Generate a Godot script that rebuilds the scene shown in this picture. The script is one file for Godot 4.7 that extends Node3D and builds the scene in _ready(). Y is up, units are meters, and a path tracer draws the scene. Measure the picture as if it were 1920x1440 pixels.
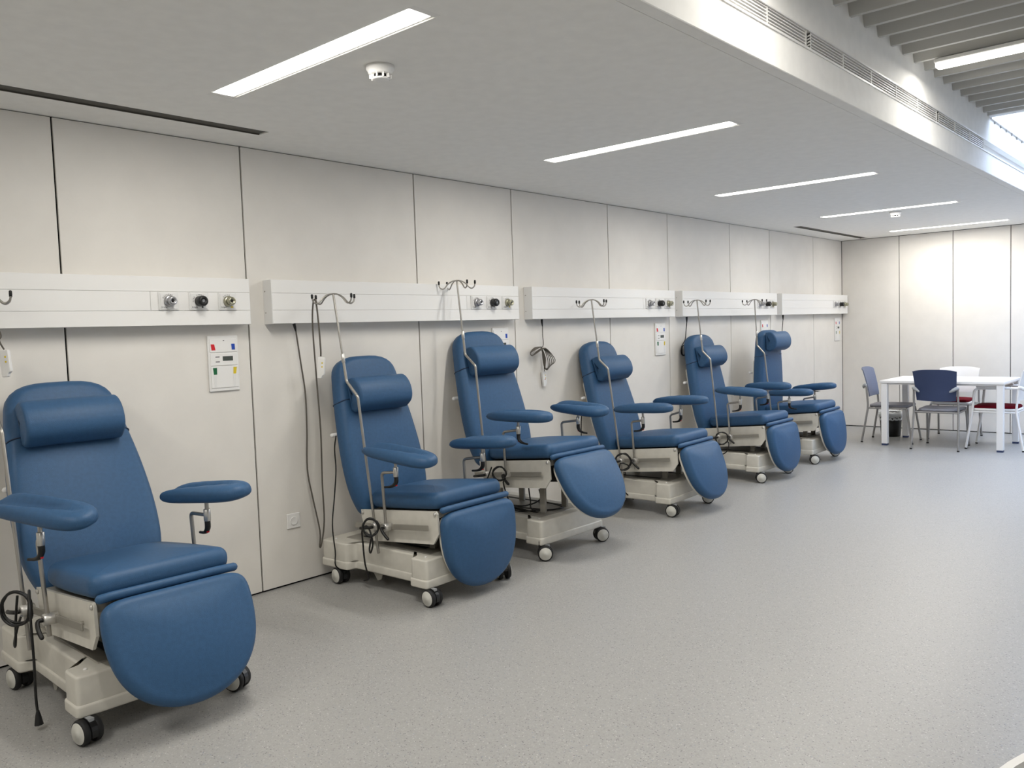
extends Node3D
# A row of blue reclining treatment chairs along a panelled clinic wall.
# Left wall is the plane x = 0, the room goes away from the camera along -z, floor y = 0.

const LAMP_ENERGY := 1.10
const DECK_LAMP_ENERGY := 0.85

var M := {}
var mesh := {}
var used := {}

# ------------------------------------------------------------------ mesh builder
class MB:
	var v := PackedVector3Array()
	var g := PackedInt32Array()
	var gid := 1
	func flip(from: int) -> void:
		# front faces run clockwise: the signed volume of the piece must be negative
		var vol := 0.0
		var c := v[from]
		for i in range(from, v.size(), 3):
			vol += (v[i] - c).dot((v[i + 1] - c).cross(v[i + 2] - c))
		if vol > 0.0:
			for i in range(from, v.size(), 3):
				var t := v[i + 1]
				v[i + 1] = v[i + 2]
				v[i + 2] = t
	func tri(a: Vector3, b: Vector3, c: Vector3, s: int) -> void:
		v.append(a); v.append(b); v.append(c); g.append(s)
	func quad(a: Vector3, b: Vector3, c: Vector3, d: Vector3, s: int) -> void:
		tri(a, b, c, s); tri(a, c, d, s)
	func loft(loops: Array, s: int, cap := true, cap_s := -2) -> MB:
		# loops: Array of PackedVector3Array of equal length, closed rings
		var from := v.size()
		var n: int = loops[0].size()
		if cap_s == -2:
			cap_s = s
		for k in loops.size() - 1:
			var A: PackedVector3Array = loops[k]
			var B: PackedVector3Array = loops[k + 1]
			for i in n:
				var j := (i + 1) % n
				quad(A[i], A[j], B[j], B[i], s)
		if cap:
			for e in [0, loops.size() - 1]:
				var L: PackedVector3Array = loops[e]
				var m := Vector3.ZERO
				for p in L:
					m += p
				m /= n
				for i in n:
					var j := (i + 1) % n
					if e == 0:
						tri(m, L[j], L[i], cap_s)
					else:
						tri(m, L[i], L[j], cap_s)
		flip(from)
		return self
	func box(lo: Vector3, hi: Vector3, bev := 0.0, xf := Transform3D.IDENTITY) -> MB:
		var from := v.size()
		var c := (lo + hi) * 0.5
		var h := (hi - lo) * 0.5
		if bev <= 0.0:
			var p := []
			for k in 8:
				p.append(xf * (c + Vector3(h.x if k & 1 else -h.x, h.y if k & 2 else -h.y, h.z if k & 4 else -h.z)))
			for f in [[0, 1, 3, 2], [4, 6, 7, 5], [0, 4, 5, 1], [2, 3, 7, 6], [0, 2, 6, 4], [1, 5, 7, 3]]:
				quad(p[f[0]], p[f[1]], p[f[2]], p[f[3]], -1)
			flip(from)
			return self
		bev = minf(bev, minf(h.x, minf(h.y, h.z)) * 0.95)
		var q := h - Vector3.ONE * bev
		# vertices: per corner three points, one on each face
		var P := {}
		for k in 8:
			var s := Vector3(1 if k & 1 else -1, 1 if k & 2 else -1, 1 if k & 4 else -1)
			P[[k, 0]] = xf * (c + Vector3(s.x * h.x, s.y * q.y, s.z * q.z))
			P[[k, 1]] = xf * (c + Vector3(s.x * q.x, s.y * h.y, s.z * q.z))
			P[[k, 2]] = xf * (c + Vector3(s.x * q.x, s.y * q.y, s.z * h.z))
		var ctr := xf * c
		var faces := []
		for ax in 3:
			var u := 1 << ((ax + 1) % 3)
			var w := 1 << ((ax + 2) % 3)
			for side in [0, 1 << ax]:
				faces.append([P[[side, ax]], P[[side | u, ax]], P[[side | u | w, ax]], P[[side | w, ax]]])
			for a in 2:
				for b in 2:
					var k0 := (u if a else 0) | (w if b else 0)
					var k1 := k0 | (1 << ax)
					var f1 := (ax + 1) % 3
					var f2 := (ax + 2) % 3
					faces.append([P[[k0, f1]], P[[k1, f1]], P[[k1, f2]], P[[k0, f2]]])
		for k in 8:
			faces.append([P[[k, 0]], P[[k, 1]], P[[k, 2]]])
		for f in faces:
			var mid := Vector3.ZERO
			for p in f:
				mid += p
			mid /= f.size()
			var nrm: Vector3 = (f[1] - f[0]).cross(f[2] - f[0])
			if nrm.dot(mid - ctr) > 0.0:
				f.reverse()
			tri(f[0], f[1], f[2], -1)
			if f.size() == 4:
				tri(f[0], f[2], f[3], -1)
		return self
	func tube(pts: Array, r, seg := 8, round_end := false) -> MB:
		gid += 1
		var loops := []
		var nrm := Vector3.ZERO
		for i in pts.size():
			var d: Vector3
			if i == 0:
				d = pts[1] - pts[0]
			elif i == pts.size() - 1:
				d = pts[i] - pts[i - 1]
			else:
				d = (pts[i] - pts[i - 1]).normalized() + (pts[i + 1] - pts[i]).normalized()
			d = d.normalized()
			if i == 0:
				nrm = d.cross(Vector3(0.31, 0.17, 0.93)).normalized()
			else:
				nrm = (nrm - d * nrm.dot(d)).normalized()
			var bi := d.cross(nrm)
			var rr: float = r[i] if r is Array else r
			var L := PackedVector3Array()
			for k in seg:
				var a := TAU * k / seg
				L.append(pts[i] + (nrm * cos(a) + bi * sin(a)) * rr)
			if round_end and i == 0:
				loops.append(shrink(L, pts[0], -d * rr * 0.8, 0.35))
				loops.append(shrink(L, pts[0], -d * rr * 0.45, 0.8))
			loops.append(L)
			if round_end and i == pts.size() - 1:
				loops.append(shrink(L, pts[i], d * rr * 0.45, 0.8))
				loops.append(shrink(L, pts[i], d * rr * 0.8, 0.35))
		var base := gid
		gid += 1
		return loft(loops, base, true, base if round_end else gid)
	func shrink(L: PackedVector3Array, c: Vector3, off: Vector3, s: float) -> PackedVector3Array:
		var o := PackedVector3Array()
		for p in L:
			o.append(c + (p - c) * s + off)
		return o
	func lathe(prof: Array, xf: Transform3D, seg := 24) -> MB:
		# prof: Vector2(radius, height along local y)
		gid += 1
		var loops := []
		for p in prof:
			var L := PackedVector3Array()
			for k in seg:
				var a := TAU * k / seg
				L.append(xf * Vector3(p.x * cos(a), p.y, p.x * sin(a)))
			loops.append(L)
		return loft(loops, gid)
	func cyl(a: Vector3, b: Vector3, r: float, seg := 16, bev := 0.0) -> MB:
		var d := (b - a).normalized()
		if bev <= 0.0:
			return tube([a, b], r, seg)
		gid += 2
		var from := v.size()
		return tube([a, a + d * bev, b - d * bev, b], [r - bev, r, r, r - bev], seg)
	func pad(outline: PackedVector2Array, t: float, r: float, crown_f: float, crown_b: float, xf: Transform3D, rings := 5, p := 2.4) -> MB:
		# soft slab: outline in the local xy plane, thickness along z, rounded edge r, crowned faces
		gid += 1
		var n := outline.size()
		var area := 0.0
		for i in n:
			var a := outline[i]
			var b := outline[(i + 1) % n]
			area += a.x * b.y - b.x * a.y
		var sgn := 1.0 if area > 0.0 else -1.0
		var nr := PackedVector2Array()
		var cen := Vector2.ZERO
		for i in n:
			var d := (outline[(i + 1) % n] - outline[(i + n - 1) % n]).normalized()
			nr.append(Vector2(-d.y, d.x) * sgn)
			cen += outline[i]
		cen /= n
		var loops := []
		var inner := PackedVector2Array()
		for i in n:
			inner.append(outline[i] + nr[i] * r)
		for k in range(1, rings + 1):
			var s := pow(float(k) / rings, 0.75)
			if k == rings:
				break
			loops.append(_lay(blend(inner, cen, s), cen, s, -t * 0.5 - crown_b * (1.0 - pow(s, p)), xf))
		for k in range(-6, 7):
			var a := k * PI / 12.0
			var o := PackedVector2Array()
			var ins := r * (1.0 - cos(a))
			for i in n:
				o.append(outline[i] + nr[i] * ins)
			var zz := (t * 0.5 - r) * signf(k) + r * sin(a)
			if k == 0:
				if t > 2.02 * r:
					loops.append(_lay(o, cen, 1.0, -(t * 0.5 - r), xf))
					zz = t * 0.5 - r
				else:
					zz = 0.0
			loops.append(_lay(o, cen, 1.0, zz, xf))
		for k in range(rings - 1, 0, -1):
			var s := pow(float(k) / rings, 0.75)
			loops.append(_lay(blend(inner, cen, s), cen, s, t * 0.5 + crown_f * (1.0 - pow(s, p)), xf))
		return loft(loops, gid)
	func blend(o: PackedVector2Array, c: Vector2, s: float) -> PackedVector2Array:
		# towards the middle the rings turn from the outline into an ellipse, so that no corner runs inwards
		var hx := 0.0
		var hy := 0.0
		for q in o:
			hx = maxf(hx, absf(q.x - c.x))
			hy = maxf(hy, absf(q.y - c.y))
		var k := pow(s, 1.6)
		var r := PackedVector2Array()
		for q in o:
			var d := q - c
			var l := Vector2(d.x / hx, d.y / hy).length()
			r.append(c + d * lerpf(minf(1.0, 0.92 / maxf(l, 0.01)), 1.0, k))
		return r
	func _lay(o: PackedVector2Array, c: Vector2, s: float, z: float, xf: Transform3D) -> PackedVector3Array:
		var L := PackedVector3Array()
		for q in o:
			var w := c + (q - c) * s
			L.append(xf * Vector3(w.x, w.y, z))
		return L
	func prism(poly: PackedVector2Array, z0: float, z1: float, xf := Transform3D.IDENTITY) -> MB:
		var from := v.size()
		var ids := Geometry2D.triangulate_polygon(poly)
		var n := poly.size()
		for i in range(0, ids.size(), 3):
			var a := poly[ids[i]]
			var b := poly[ids[i + 1]]
			var c := poly[ids[i + 2]]
			tri(xf * Vector3(a.x, a.y, z1), xf * Vector3(b.x, b.y, z1), xf * Vector3(c.x, c.y, z1), -1)
			tri(xf * Vector3(a.x, a.y, z0), xf * Vector3(c.x, c.y, z0), xf * Vector3(b.x, b.y, z0), -1)
		var ccw := 0.0
		if ids.size():
			ccw = (poly[ids[1]] - poly[ids[0]]).cross(poly[ids[2]] - poly[ids[0]])
		var area := 0.0
		for i in n:
			area += poly[i].cross(poly[(i + 1) % n])
		for i in n:
			var a := poly[i]
			var b := poly[(i + 1) % n]
			if (area > 0.0) == (ccw > 0.0):
				quad(xf * Vector3(a.x, a.y, z0), xf * Vector3(b.x, b.y, z0), xf * Vector3(b.x, b.y, z1), xf * Vector3(a.x, a.y, z1), -1)
			else:
				quad(xf * Vector3(b.x, b.y, z0), xf * Vector3(a.x, a.y, z0), xf * Vector3(a.x, a.y, z1), xf * Vector3(b.x, b.y, z1), -1)
		flip(from)
		return self
	func done() -> ArrayMesh:
		var st := SurfaceTool.new()
		st.begin(Mesh.PRIMITIVE_TRIANGLES)
		for i in g.size():
			st.set_smooth_group(g[i])
			for k in 3:
				st.add_vertex(v[i * 3 + k])
		st.generate_normals()
		return st.commit()

func mb() -> MB:
	return MB.new()

func round_poly(pts: Array, radii, seg := 5) -> PackedVector2Array:
	var o := PackedVector2Array()
	var n := pts.size()
	for i in n:
		var p: Vector2 = pts[i]
		var a: Vector2 = pts[(i + n - 1) % n] - p
		var b: Vector2 = pts[(i + 1) % n] - p
		var r: float = radii[i] if radii is Array else radii
		var ra := minf(r, a.length() * 0.49)
		var rb := minf(r, b.length() * 0.49)
		if r <= 0.0:
			o.append(p)
			continue
		var s := p + a.normalized() * ra
		var e := p + b.normalized() * rb
		for k in seg + 1:
			var t := float(k) / seg
			# between a quadratic and a circular corner
			o.append(s.lerp(p, t).lerp(p.lerp(e, t), t))
	return o

func smooth_path(pts: Array, per := 6) -> Array:
	var o := []
	var n := pts.size()
	for i in n - 1:
		var p0: Vector3 = pts[maxi(i - 1, 0)]
		var p1: Vector3 = pts[i]
		var p2: Vector3 = pts[i + 1]
		var p3: Vector3 = pts[mini(i + 2, n - 1)]
		for k in per:
			o.append(p1.cubic_interpolate(p2, p0, p3, float(k) / per))
	o.append(pts[n - 1])
	return o

func bent(pts: Array, r: float, seg := 5) -> Array:
	# polyline with rounded bends
	var o := [pts[0]]
	for i in range(1, pts.size() - 1):
		var p: Vector3 = pts[i]
		var a: Vector3 = pts[i - 1] - p
		var b: Vector3 = pts[i + 1] - p
		var s := p + a.normalized() * minf(r, a.length() * 0.45)
		var e := p + b.normalized() * minf(r, b.length() * 0.45)
		for k in seg + 1:
			var t := float(k) / seg
			o.append(s.lerp(p, t).lerp(p.lerp(e, t), t))
	o.append(pts[pts.size() - 1])
	return o

# ------------------------------------------------------------------ nodes
func numbered(called: String) -> String:
	var n: int = used.get(called, 0)
	used[called] = n + 1
	return called if n == 0 else "%s_%03d" % [called, n]

func thing(called: String, label: String, category: String, at := Vector3.ZERO, turn := 0.0, group := "") -> Node3D:
	var o := Node3D.new()
	o.name = numbered(called)
	add_child(o)
	o.position = at
	o.rotation.y = turn
	o.set_meta("label", label)
	o.set_meta("category", category)
	if group != "":
		o.set_meta("group", group)
	return o

func part(called: String, m: Mesh, mat: Material, parent: Node, label := "") -> MeshInstance3D:
	var o := MeshInstance3D.new()
	o.name = called
	o.mesh = m
	o.material_override = mat
	o.cast_shadow = GeometryInstance3D.SHADOW_CASTING_SETTING_ON
	parent.add_child(o, true)
	if label != "":
		o.set_meta("label", label)
	return o

func struct(called: String, m: Mesh, mat: Material) -> MeshInstance3D:
	var o := part(numbered(called), m, mat, self)
	o.set_meta("kind", "structure")
	return o

func mat(col: Color, rough := 0.5, metal := 0.0, spec := 0.5) -> StandardMaterial3D:
	var m := StandardMaterial3D.new()
	m.albedo_color = col
	m.roughness = rough
	m.metallic = metal
	m.metallic_specular = spec
	return m

func noise_tex(freq: float, normal: bool, seed_: int, size := 256, lo := 0.9, bump := 2.0) -> NoiseTexture2D:
	var n := FastNoiseLite.new()
	n.seed = seed_
	n.frequency = freq
	n.noise_type = FastNoiseLite.TYPE_SIMPLEX_SMOOTH
	n.fractal_octaves = 3
	var t := NoiseTexture2D.new()
	t.width = size
	t.height = size
	t.seamless = true
	t.noise = n
	if normal:
		t.as_normal_map = true
		t.bump_strength = bump
	else:
		var gr := Gradient.new()
		gr.set_color(0, Color(lo, lo, lo))
		gr.set_color(1, Color(1, 1, 1))
		t.color_ramp = gr
	return t

func triplanar(m: StandardMaterial3D, scale_: float, world := false) -> StandardMaterial3D:
	m.uv1_triplanar = true
	m.uv1_world_triplanar = world
	m.uv1_scale = Vector3.ONE * scale_
	return m

func floor_texture() -> ImageTexture:
	var rng := RandomNumberGenerator.new()
	rng.seed = 77
	var s := 1024
	var im := Image.create(s, s, false, Image.FORMAT_RGB8)
	var base := Color(0.615, 0.610, 0.598)
	im.fill(base)
	var tones := [Color(0.66, 0.655, 0.645), Color(0.57, 0.565, 0.555), Color(0.63, 0.625, 0.62), Color(0.585, 0.58, 0.575)]
	for k in 60000:
		var c: Color = tones[rng.randi() % 4]
		im.fill_rect(Rect2i(rng.randi() % s, rng.randi() % s, 2 + rng.randi() % 4, 2 + rng.randi() % 4), base.lerp(c, 0.35 + 0.5 * rng.randf()))
	for k in 5200:
		var p := Vector2i(rng.randi() % s, rng.randi() % s)
		var c: Color = Color(0.36, 0.36, 0.37) if rng.randf() < 0.5 else (Color(0.78, 0.775, 0.765) if rng.randf() < 0.75 else Color(0.50, 0.54, 0.60))
		var w := 2 + rng.randi() % 3
		im.fill_rect(Rect2i(p, Vector2i(w, 1 + rng.randi() % 3)), base.lerp(c, 0.75))
		im.fill_rect(Rect2i(p + Vector2i(1, 1), Vector2i(maxi(1, w - 1), 2)), base.lerp(c, 0.75))
	im.generate_mipmaps()
	return ImageTexture.create_from_image(im)

func make_materials() -> void:
	var f := mat(Color(1, 1, 1), 0.36, 0.0, 0.5)
	f.albedo_texture = floor_texture()
	M.floor = triplanar(f, 1.0 / 1.3, true)
	var w := mat(Color(0.885, 0.870, 0.845), 0.5, 0.0, 0.4)
	w.albedo_texture = noise_tex(0.02, false, 5, 256, 0.975)
	M.wall = triplanar(w, 0.6, true)
	var c := mat(Color(0.955, 0.95, 0.935), 0.9, 0.0, 0.2)
	c.albedo_texture = noise_tex(0.05, false, 9, 256, 0.975)
	M.ceiling = triplanar(c, 0.8, true)
	M.plaster = mat(Color(0.88, 0.88, 0.87), 0.75, 0.0, 0.3)
	M.deck = mat(Color(0.74, 0.735, 0.715), 0.6, 0.0, 0.4)
	M.joint = mat(Color(0.035, 0.033, 0.04), 0.9, 0.0, 0.1)
	var vy := mat(Color(0.205, 0.342, 0.485), 0.48, 0.0, 0.38)
	vy.albedo_texture = noise_tex(0.03, false, 31, 256, 0.93)
	vy.normal_enabled = true
	vy.normal_texture = noise_tex(0.16, true, 21, 256, 0.9, 1.6)
	vy.normal_scale = 0.35
	M.vinyl = triplanar(vy, 5.0)
	M.seam = mat(Color(0.11, 0.18, 0.28), 0.6)
	var b := mat(Color(0.83, 0.815, 0.775), 0.42, 0.0, 0.5)
	b.albedo_texture = noise_tex(0.03, false, 41, 256, 0.96)
	M.beige = triplanar(b, 2.0)
	M.steel = mat(Color(0.66, 0.645, 0.62), 0.3, 0.9)
	M.rail = mat(Color(0.60, 0.585, 0.55), 0.42, 0.45)
	M.lift = mat(Color(0.60, 0.585, 0.55), 0.5, 0.2)
	M.alu = mat(Color(0.80, 0.79, 0.77), 0.35, 0.8)
	M.black = mat(Color(0.03, 0.03, 0.032), 0.45)
	M.rubber = mat(Color(0.06, 0.06, 0.065), 0.6)
	M.hood = mat(Color(0.10, 0.10, 0.105), 0.3)
	M.hub = mat(Color(0.80, 0.795, 0.765), 0.5)
	M.red = mat(Color(0.72, 0.06, 0.10), 0.4)
	M.white = mat(Color(0.90, 0.895, 0.885), 0.4)
	M.trunk = mat(Color(0.905, 0.90, 0.89), 0.42)
	M.plate = mat(Color(0.875, 0.872, 0.865), 0.4)
	M.print = mat(Color(0.13, 0.13, 0.14), 0.7)
	M.yellow = mat(Color(0.83, 0.73, 0.13), 0.5)
	M.green = mat(Color(0.03, 0.38, 0.22), 0.5)
	M.blue = mat(Color(0.07, 0.26, 0.66), 0.5)
	M.redp = mat(Color(0.80, 0.08, 0.14), 0.5)
	M.screen = mat(Color(0.27, 0.29, 0.27), 0.25)
	M.brass = mat(Color(0.66, 0.65, 0.57), 0.32, 0.85)
	M.chrome = mat(Color(0.68, 0.68, 0.69), 0.32, 0.9)
	M.cord = mat(Color(0.34, 0.32, 0.29), 0.6)
	M.greyplastic = mat(Color(0.60, 0.61, 0.62), 0.5)
	M.slot = mat(Color(0.30, 0.29, 0.265), 0.7)
	M.blueback = mat(Color(0.19, 0.24, 0.37), 0.55)
	M.greyback = mat(Color(0.42, 0.45, 0.54), 0.5)
	M.greyshell = mat(Color(0.45, 0.45, 0.48), 0.5)
	M.wine = mat(Color(0.38, 0.03, 0.09), 0.85, 0.0, 0.2)
	M.charcoal = mat(Color(0.10, 0.10, 0.115), 0.8)
	M.greytube = mat(Color(0.58, 0.57, 0.56), 0.4, 0.5)
	M.tablewhite = mat(Color(0.90, 0.895, 0.89), 0.4)
	M.bag = mat(Color(0.82, 0.83, 0.83), 0.3)
	M.dark = mat(Color(0.02, 0.02, 0.02), 0.9)
	var d := mat(Color(1, 1, 1), 0.6)
	d.emission_enabled = true
	d.emission = Color(1.0, 0.985, 0.955)
	d.emission_energy_multiplier = 2.6
	M.diffuser = d
	var gl := mat(Color(0.9, 0.95, 1.0, 0.10), 0.03)
	gl.transparency = BaseMaterial3D.TRANSPARENCY_ALPHA
	M.glass = gl

# ------------------------------------------------------------------ room shell
const XE := 2.665      # edge of the low ceiling
const ZB := -11.444    # far wall
const ZN := 2.6        # wall behind the camera
const XR := 6.2        # right wall
const HC := 2.5
const YD := 2.925      # underside of the deck ribs
const LZ := [-1.945, -4.18, -6.40, -8.64, -10.81, 0.29]
const SEAMS := [2.0, 0.70, -0.28, -1.538, -2.499, -3.766, -4.737, -5.986, -6.965, -8.224, -9.2, -10.467]
const BSEAMS := [0.735, 1.37, 1.997, 2.63, 3.265, 3.9, 4.535, 5.17, 5.8]

func strip_cells(xs: Array, zs: Array, holes: Array, y0: float, y1: float) -> Mesh:
	var m := mb()
	for i in xs.size() - 1:
		for j in zs.size() - 1:
			var cx: float = (xs[i] + xs[i + 1]) * 0.5
			var cz: float = (zs[j] + zs[j + 1]) * 0.5
			var open := false
			for h in holes:
				if h.has_point(Vector2(cx, cz)):
					open = true
			if not open:
				m.box(Vector3(xs[i], y0, zs[j]), Vector3(xs[i + 1], y1, zs[j + 1]))
	return m.done()

func build_room() -> void:
	struct("floor", mb().box(Vector3(-0.3, -0.12, ZB - 0.3), Vector3(XR + 0.2, 0, ZN + 0.2)).done(), M.floor)
	# left wall: dark backing and separate laminate panels
	var wl := struct("wall_left", mb().box(Vector3(-0.26, 0, ZB - 0.2), Vector3(-0.012, HC + 0.01, ZN)).done(), M.joint)
	var s: Array = [ZN] + SEAMS + [ZB]
	for i in s.size() - 1:
		part("panel", mb().box(Vector3(-0.014, 0.010, s[i + 1] + 0.0045), Vector3(0, HC - 0.004, s[i] - 0.0045), 0.0012).done(), M.wall, wl)
	# far wall
	var wb := struct("wall_back", mb().box(Vector3(-0.012, 0, ZB - 0.22), Vector3(XR + 0.2, 4.3, ZB - 0.012)).done(), M.joint)
	var b: Array = [0.0] + BSEAMS + [XR]
	for i in b.size() - 1:
		part("panel", mb().box(Vector3(b[i] + 0.004, 0.010, ZB - 0.014), Vector3(b[i + 1] - 0.004, HC - 0.005, ZB), 0.0012).done(), M.wall, wb)
	part("upper_panel", mb().box(Vector3(XE, HC, ZB - 0.014), Vector3(XR, 4.2, ZB)).done(), M.plaster, wb)
	struct("wall_right", mb().box(Vector3(XR, 0, ZB), Vector3(XR + 0.2, 4.3, ZN)).done(), M.plaster)
	struct("wall_front", mb().box(Vector3(-0.26, 0, ZN), Vector3(XR + 0.2, 4.3, ZN + 0.2)).done(), M.plaster)
	# low ceiling with recesses for the lamps and the air slots
	var holes := []
	var zs := [ZB - 0.2, ZN]
	for z in LZ:
		holes.append(Rect2(0.79, z - 0.060, 1.335, 0.120))
		zs.append(z - 0.060); zs.append(z + 0.060)
	holes.append(Rect2(0.285, -2.446, 0.09, 2.2))
	holes.append(Rect2(0.285, -11.36, 0.09, 2.17))
	zs.append_array([-2.446, -0.246, -11.36, -9.19])
	zs.sort()
	struct("ceiling", strip_cells([-0.26, 0.285, 0.375, 0.79, 2.125, XE - 0.06], zs, holes, HC, HC + 0.06), M.ceiling)
	# the low ceiling's void is closed above
	struct("ceiling", mb().box(Vector3(-0.26, 2.95, ZB - 0.2), Vector3(XE - 0.06, 3.0, ZN)).done(), M.plaster)
	# vertical bulkhead face with a long recess for the air grilles
	var m := mb()
	m.box(Vector3(XE - 0.06, HC, ZB), Vector3(XE, 2.656, ZN), 0.003)
	m.box(Vector3(XE - 0.06, 2.732, ZB), Vector3(XE, 3.62, ZN))
	m.box(Vector3(XE - 0.08, 2.64, ZB), Vector3(XE - 0.045, 2.75, ZN))
	struct("wall_bulkhead", m.done(), M.ceiling)
	# ribbed deck over the high part
	var deck := struct("ceiling", mb().box(Vector3(XE - 0.06, YD + 0.085, -7.12), Vector3(XR + 0.2, YD + 0.2, ZN)).done(), M.deck)
	var rp := PackedVector2Array([Vector2(-0.014, 0), Vector2(0.014, 0), Vector2(0.05, 0.09), Vector2(-0.05, 0.09)])
	var rib := mb().prism(rp, 0, XR - XE).done()
	var z := -7.0
	while z < ZN - 0.1:
		var o := part("rib", rib, M.deck, deck)
		o.position = Vector3(XE, YD, z)
		o.rotation.y = PI / 2
		z += 0.2085
	# skylight: curb, frame, panes and bolts
	struct("trim_1", mb().box(Vector3(XE, YD - 0.005, -7.20), Vector3(XR, 3.62, -7.12), 0.004).done(), M.plaster)
	struct("trim_2", mb().box(Vector3(4.9, YD - 0.005, ZB), Vector3(5.0, 3.62, -7.20), 0.004).done(), M.plaster)
	struct("ceiling", mb().box(Vector3(5.0, YD, ZB), Vector3(XR + 0.2, 3.1, -7.12)).done(), M.plaster)
	var wn := struct("window_1", mb().box(Vector3(XE - 0.06, 3.62, -7.22), Vector3(5.02, 3.68, -7.12)).box(Vector3(XE - 0.06, 3.62, ZB), Vector3(XE + 0.03, 3.68, -7.22)).box(Vector3(4.93, 3.62, ZB), Vector3(5.02, 3.68, -7.22)).box(Vector3(XE, 3.62, -8.65), Vector3(5.0, 3.68, -8.59)).box(Vector3(XE, 3.62, -10.05), Vector3(5.0, 3.68, -9.99)).done(), M.white)
	for q in [[-8.59, -7.22], [-9.99, -8.65], [ZB, -10.05]]:
		part("pane", mb().box(Vector3(XE + 0.03, 3.645, q[0]), Vector3(4.93, 3.655, q[1])).done(), M.glass, wn)
	var ledge := struct("trim_3", mb().box(Vector3(XE, 2.912, ZB), Vector3(XE + 0.012, 2.922, -7.2)).done(), M.white)
	var bolt := mb().lathe([Vector2(0.009, 0), Vector2(0.009, 0.006), Vector2(0.005, 0.010)], Transform3D(Basis(Vector3(0, 0, 1), -PI / 2), Vector3.ZERO), 8).done()
	for k in 20:
		part("bolt", bolt, M.lift, ledge).position = Vector3(XE + 0.001, 2.902, -7.334 - 0.2 * k)

func area_light(parent: Node, at: Vector3, size: Vector2, energy: float) -> void:
	var l := AreaLight3D.new()
	l.name = "lamp_light"
	l.area_size = size
	l.light_energy = energy
	l.light_color = Color(1.0, 0.985, 0.955)
	l.shadow_enabled = true
	l.area_range = 30.0
	parent.add_child(l)
	l.position = at
	l.rotation = Vector3(-PI / 2, 0, 0)

func ceiling_lamps() -> void:
	var names := ["nearest long recessed ceiling light, ahead of the smoke detector", "second long recessed ceiling light, counted from the camera", "third long recessed ceiling light, middle of the row", "fourth recessed ceiling light, beside the far smoke detector", "farthest recessed ceiling light, close to the back wall", "recessed ceiling light behind the camera, out of view"]
	var fm := mb()
	fm.box(Vector3(-0.6675, 0.001, -0.060), Vector3(-0.635, 0.02, 0.060), 0.001)
	fm.box(Vector3(0.635, 0.001, -0.060), Vector3(0.6675, 0.02, 0.060), 0.001)
	fm.box(Vector3(-0.635, 0.004, -0.060), Vector3(0.635, 0.03, -0.049))
	fm.box(Vector3(-0.635, 0.004, 0.049), Vector3(0.635, 0.03, 0.060))
	fm.box(Vector3(-0.6675, 0.03, -0.060), Vector3(0.6675, 0.07, 0.060))
	var frame := fm.done()
	var dif := mb().pad(round_poly([Vector2(-0.625, -0.044), Vector2(0.625, -0.044), Vector2(0.625, 0.044), Vector2(-0.625, 0.044)], 0.028), 0.022, 0.006, 0, 0, Transform3D(Basis(Vector3.RIGHT, PI / 2), Vector3(0, 0.009, 0)), 2).done()
	for i in LZ.size():
		var t := thing("ceiling_light", names[i], "light", Vector3(1.4575, HC, LZ[i]), 0, "recessed lights of the low ceiling")
		part("frame", frame, M.white, t)
		part("diffuser", dif, M.diffuser, t)
		area_light(t, Vector3(0, -0.008, 0), Vector2(1.22, 0.085), LAMP_ENERGY)
	# lamps under the ribbed deck, seen at the right edge
	var hm := mb().box(Vector3(0, 0.012, -0.045), Vector3(1.5, 0.035, 0.045), 0.004).done()
	var dd := mb().pad(round_poly([Vector2(0.004, -0.041), Vector2(1.496, -0.041), Vector2(1.496, 0.041), Vector2(0.004, 0.041)], 0.02), 0.024, 0.006, 0, 0, Transform3D(Basis(Vector3.RIGHT, PI / 2), Vector3.ZERO), 2).done()
	var lab := ["linear light under the ribbed ceiling near the skylight", "linear light under the ribbed ceiling above the camera", "linear light under the ribbed ceiling behind the camera", "linear light under the ribbed ceiling at the front wall"]
	var dz := [-5.33, -3.10, -0.87, 1.36]
	for i in 4:
		var t := thing("linear_light", lab[i], "light", Vector3(2.78, 2.876, dz[i]), 0, "linear lights under the ribbed deck")
		part("housing", hm, M.white, t)
		part("diffuser", dd, M.diffuser, t)
		area_light(t, Vector3(0.75, -0.016, 0), Vector2(1.48, 0.08), DECK_LAMP_ENERGY)

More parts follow.
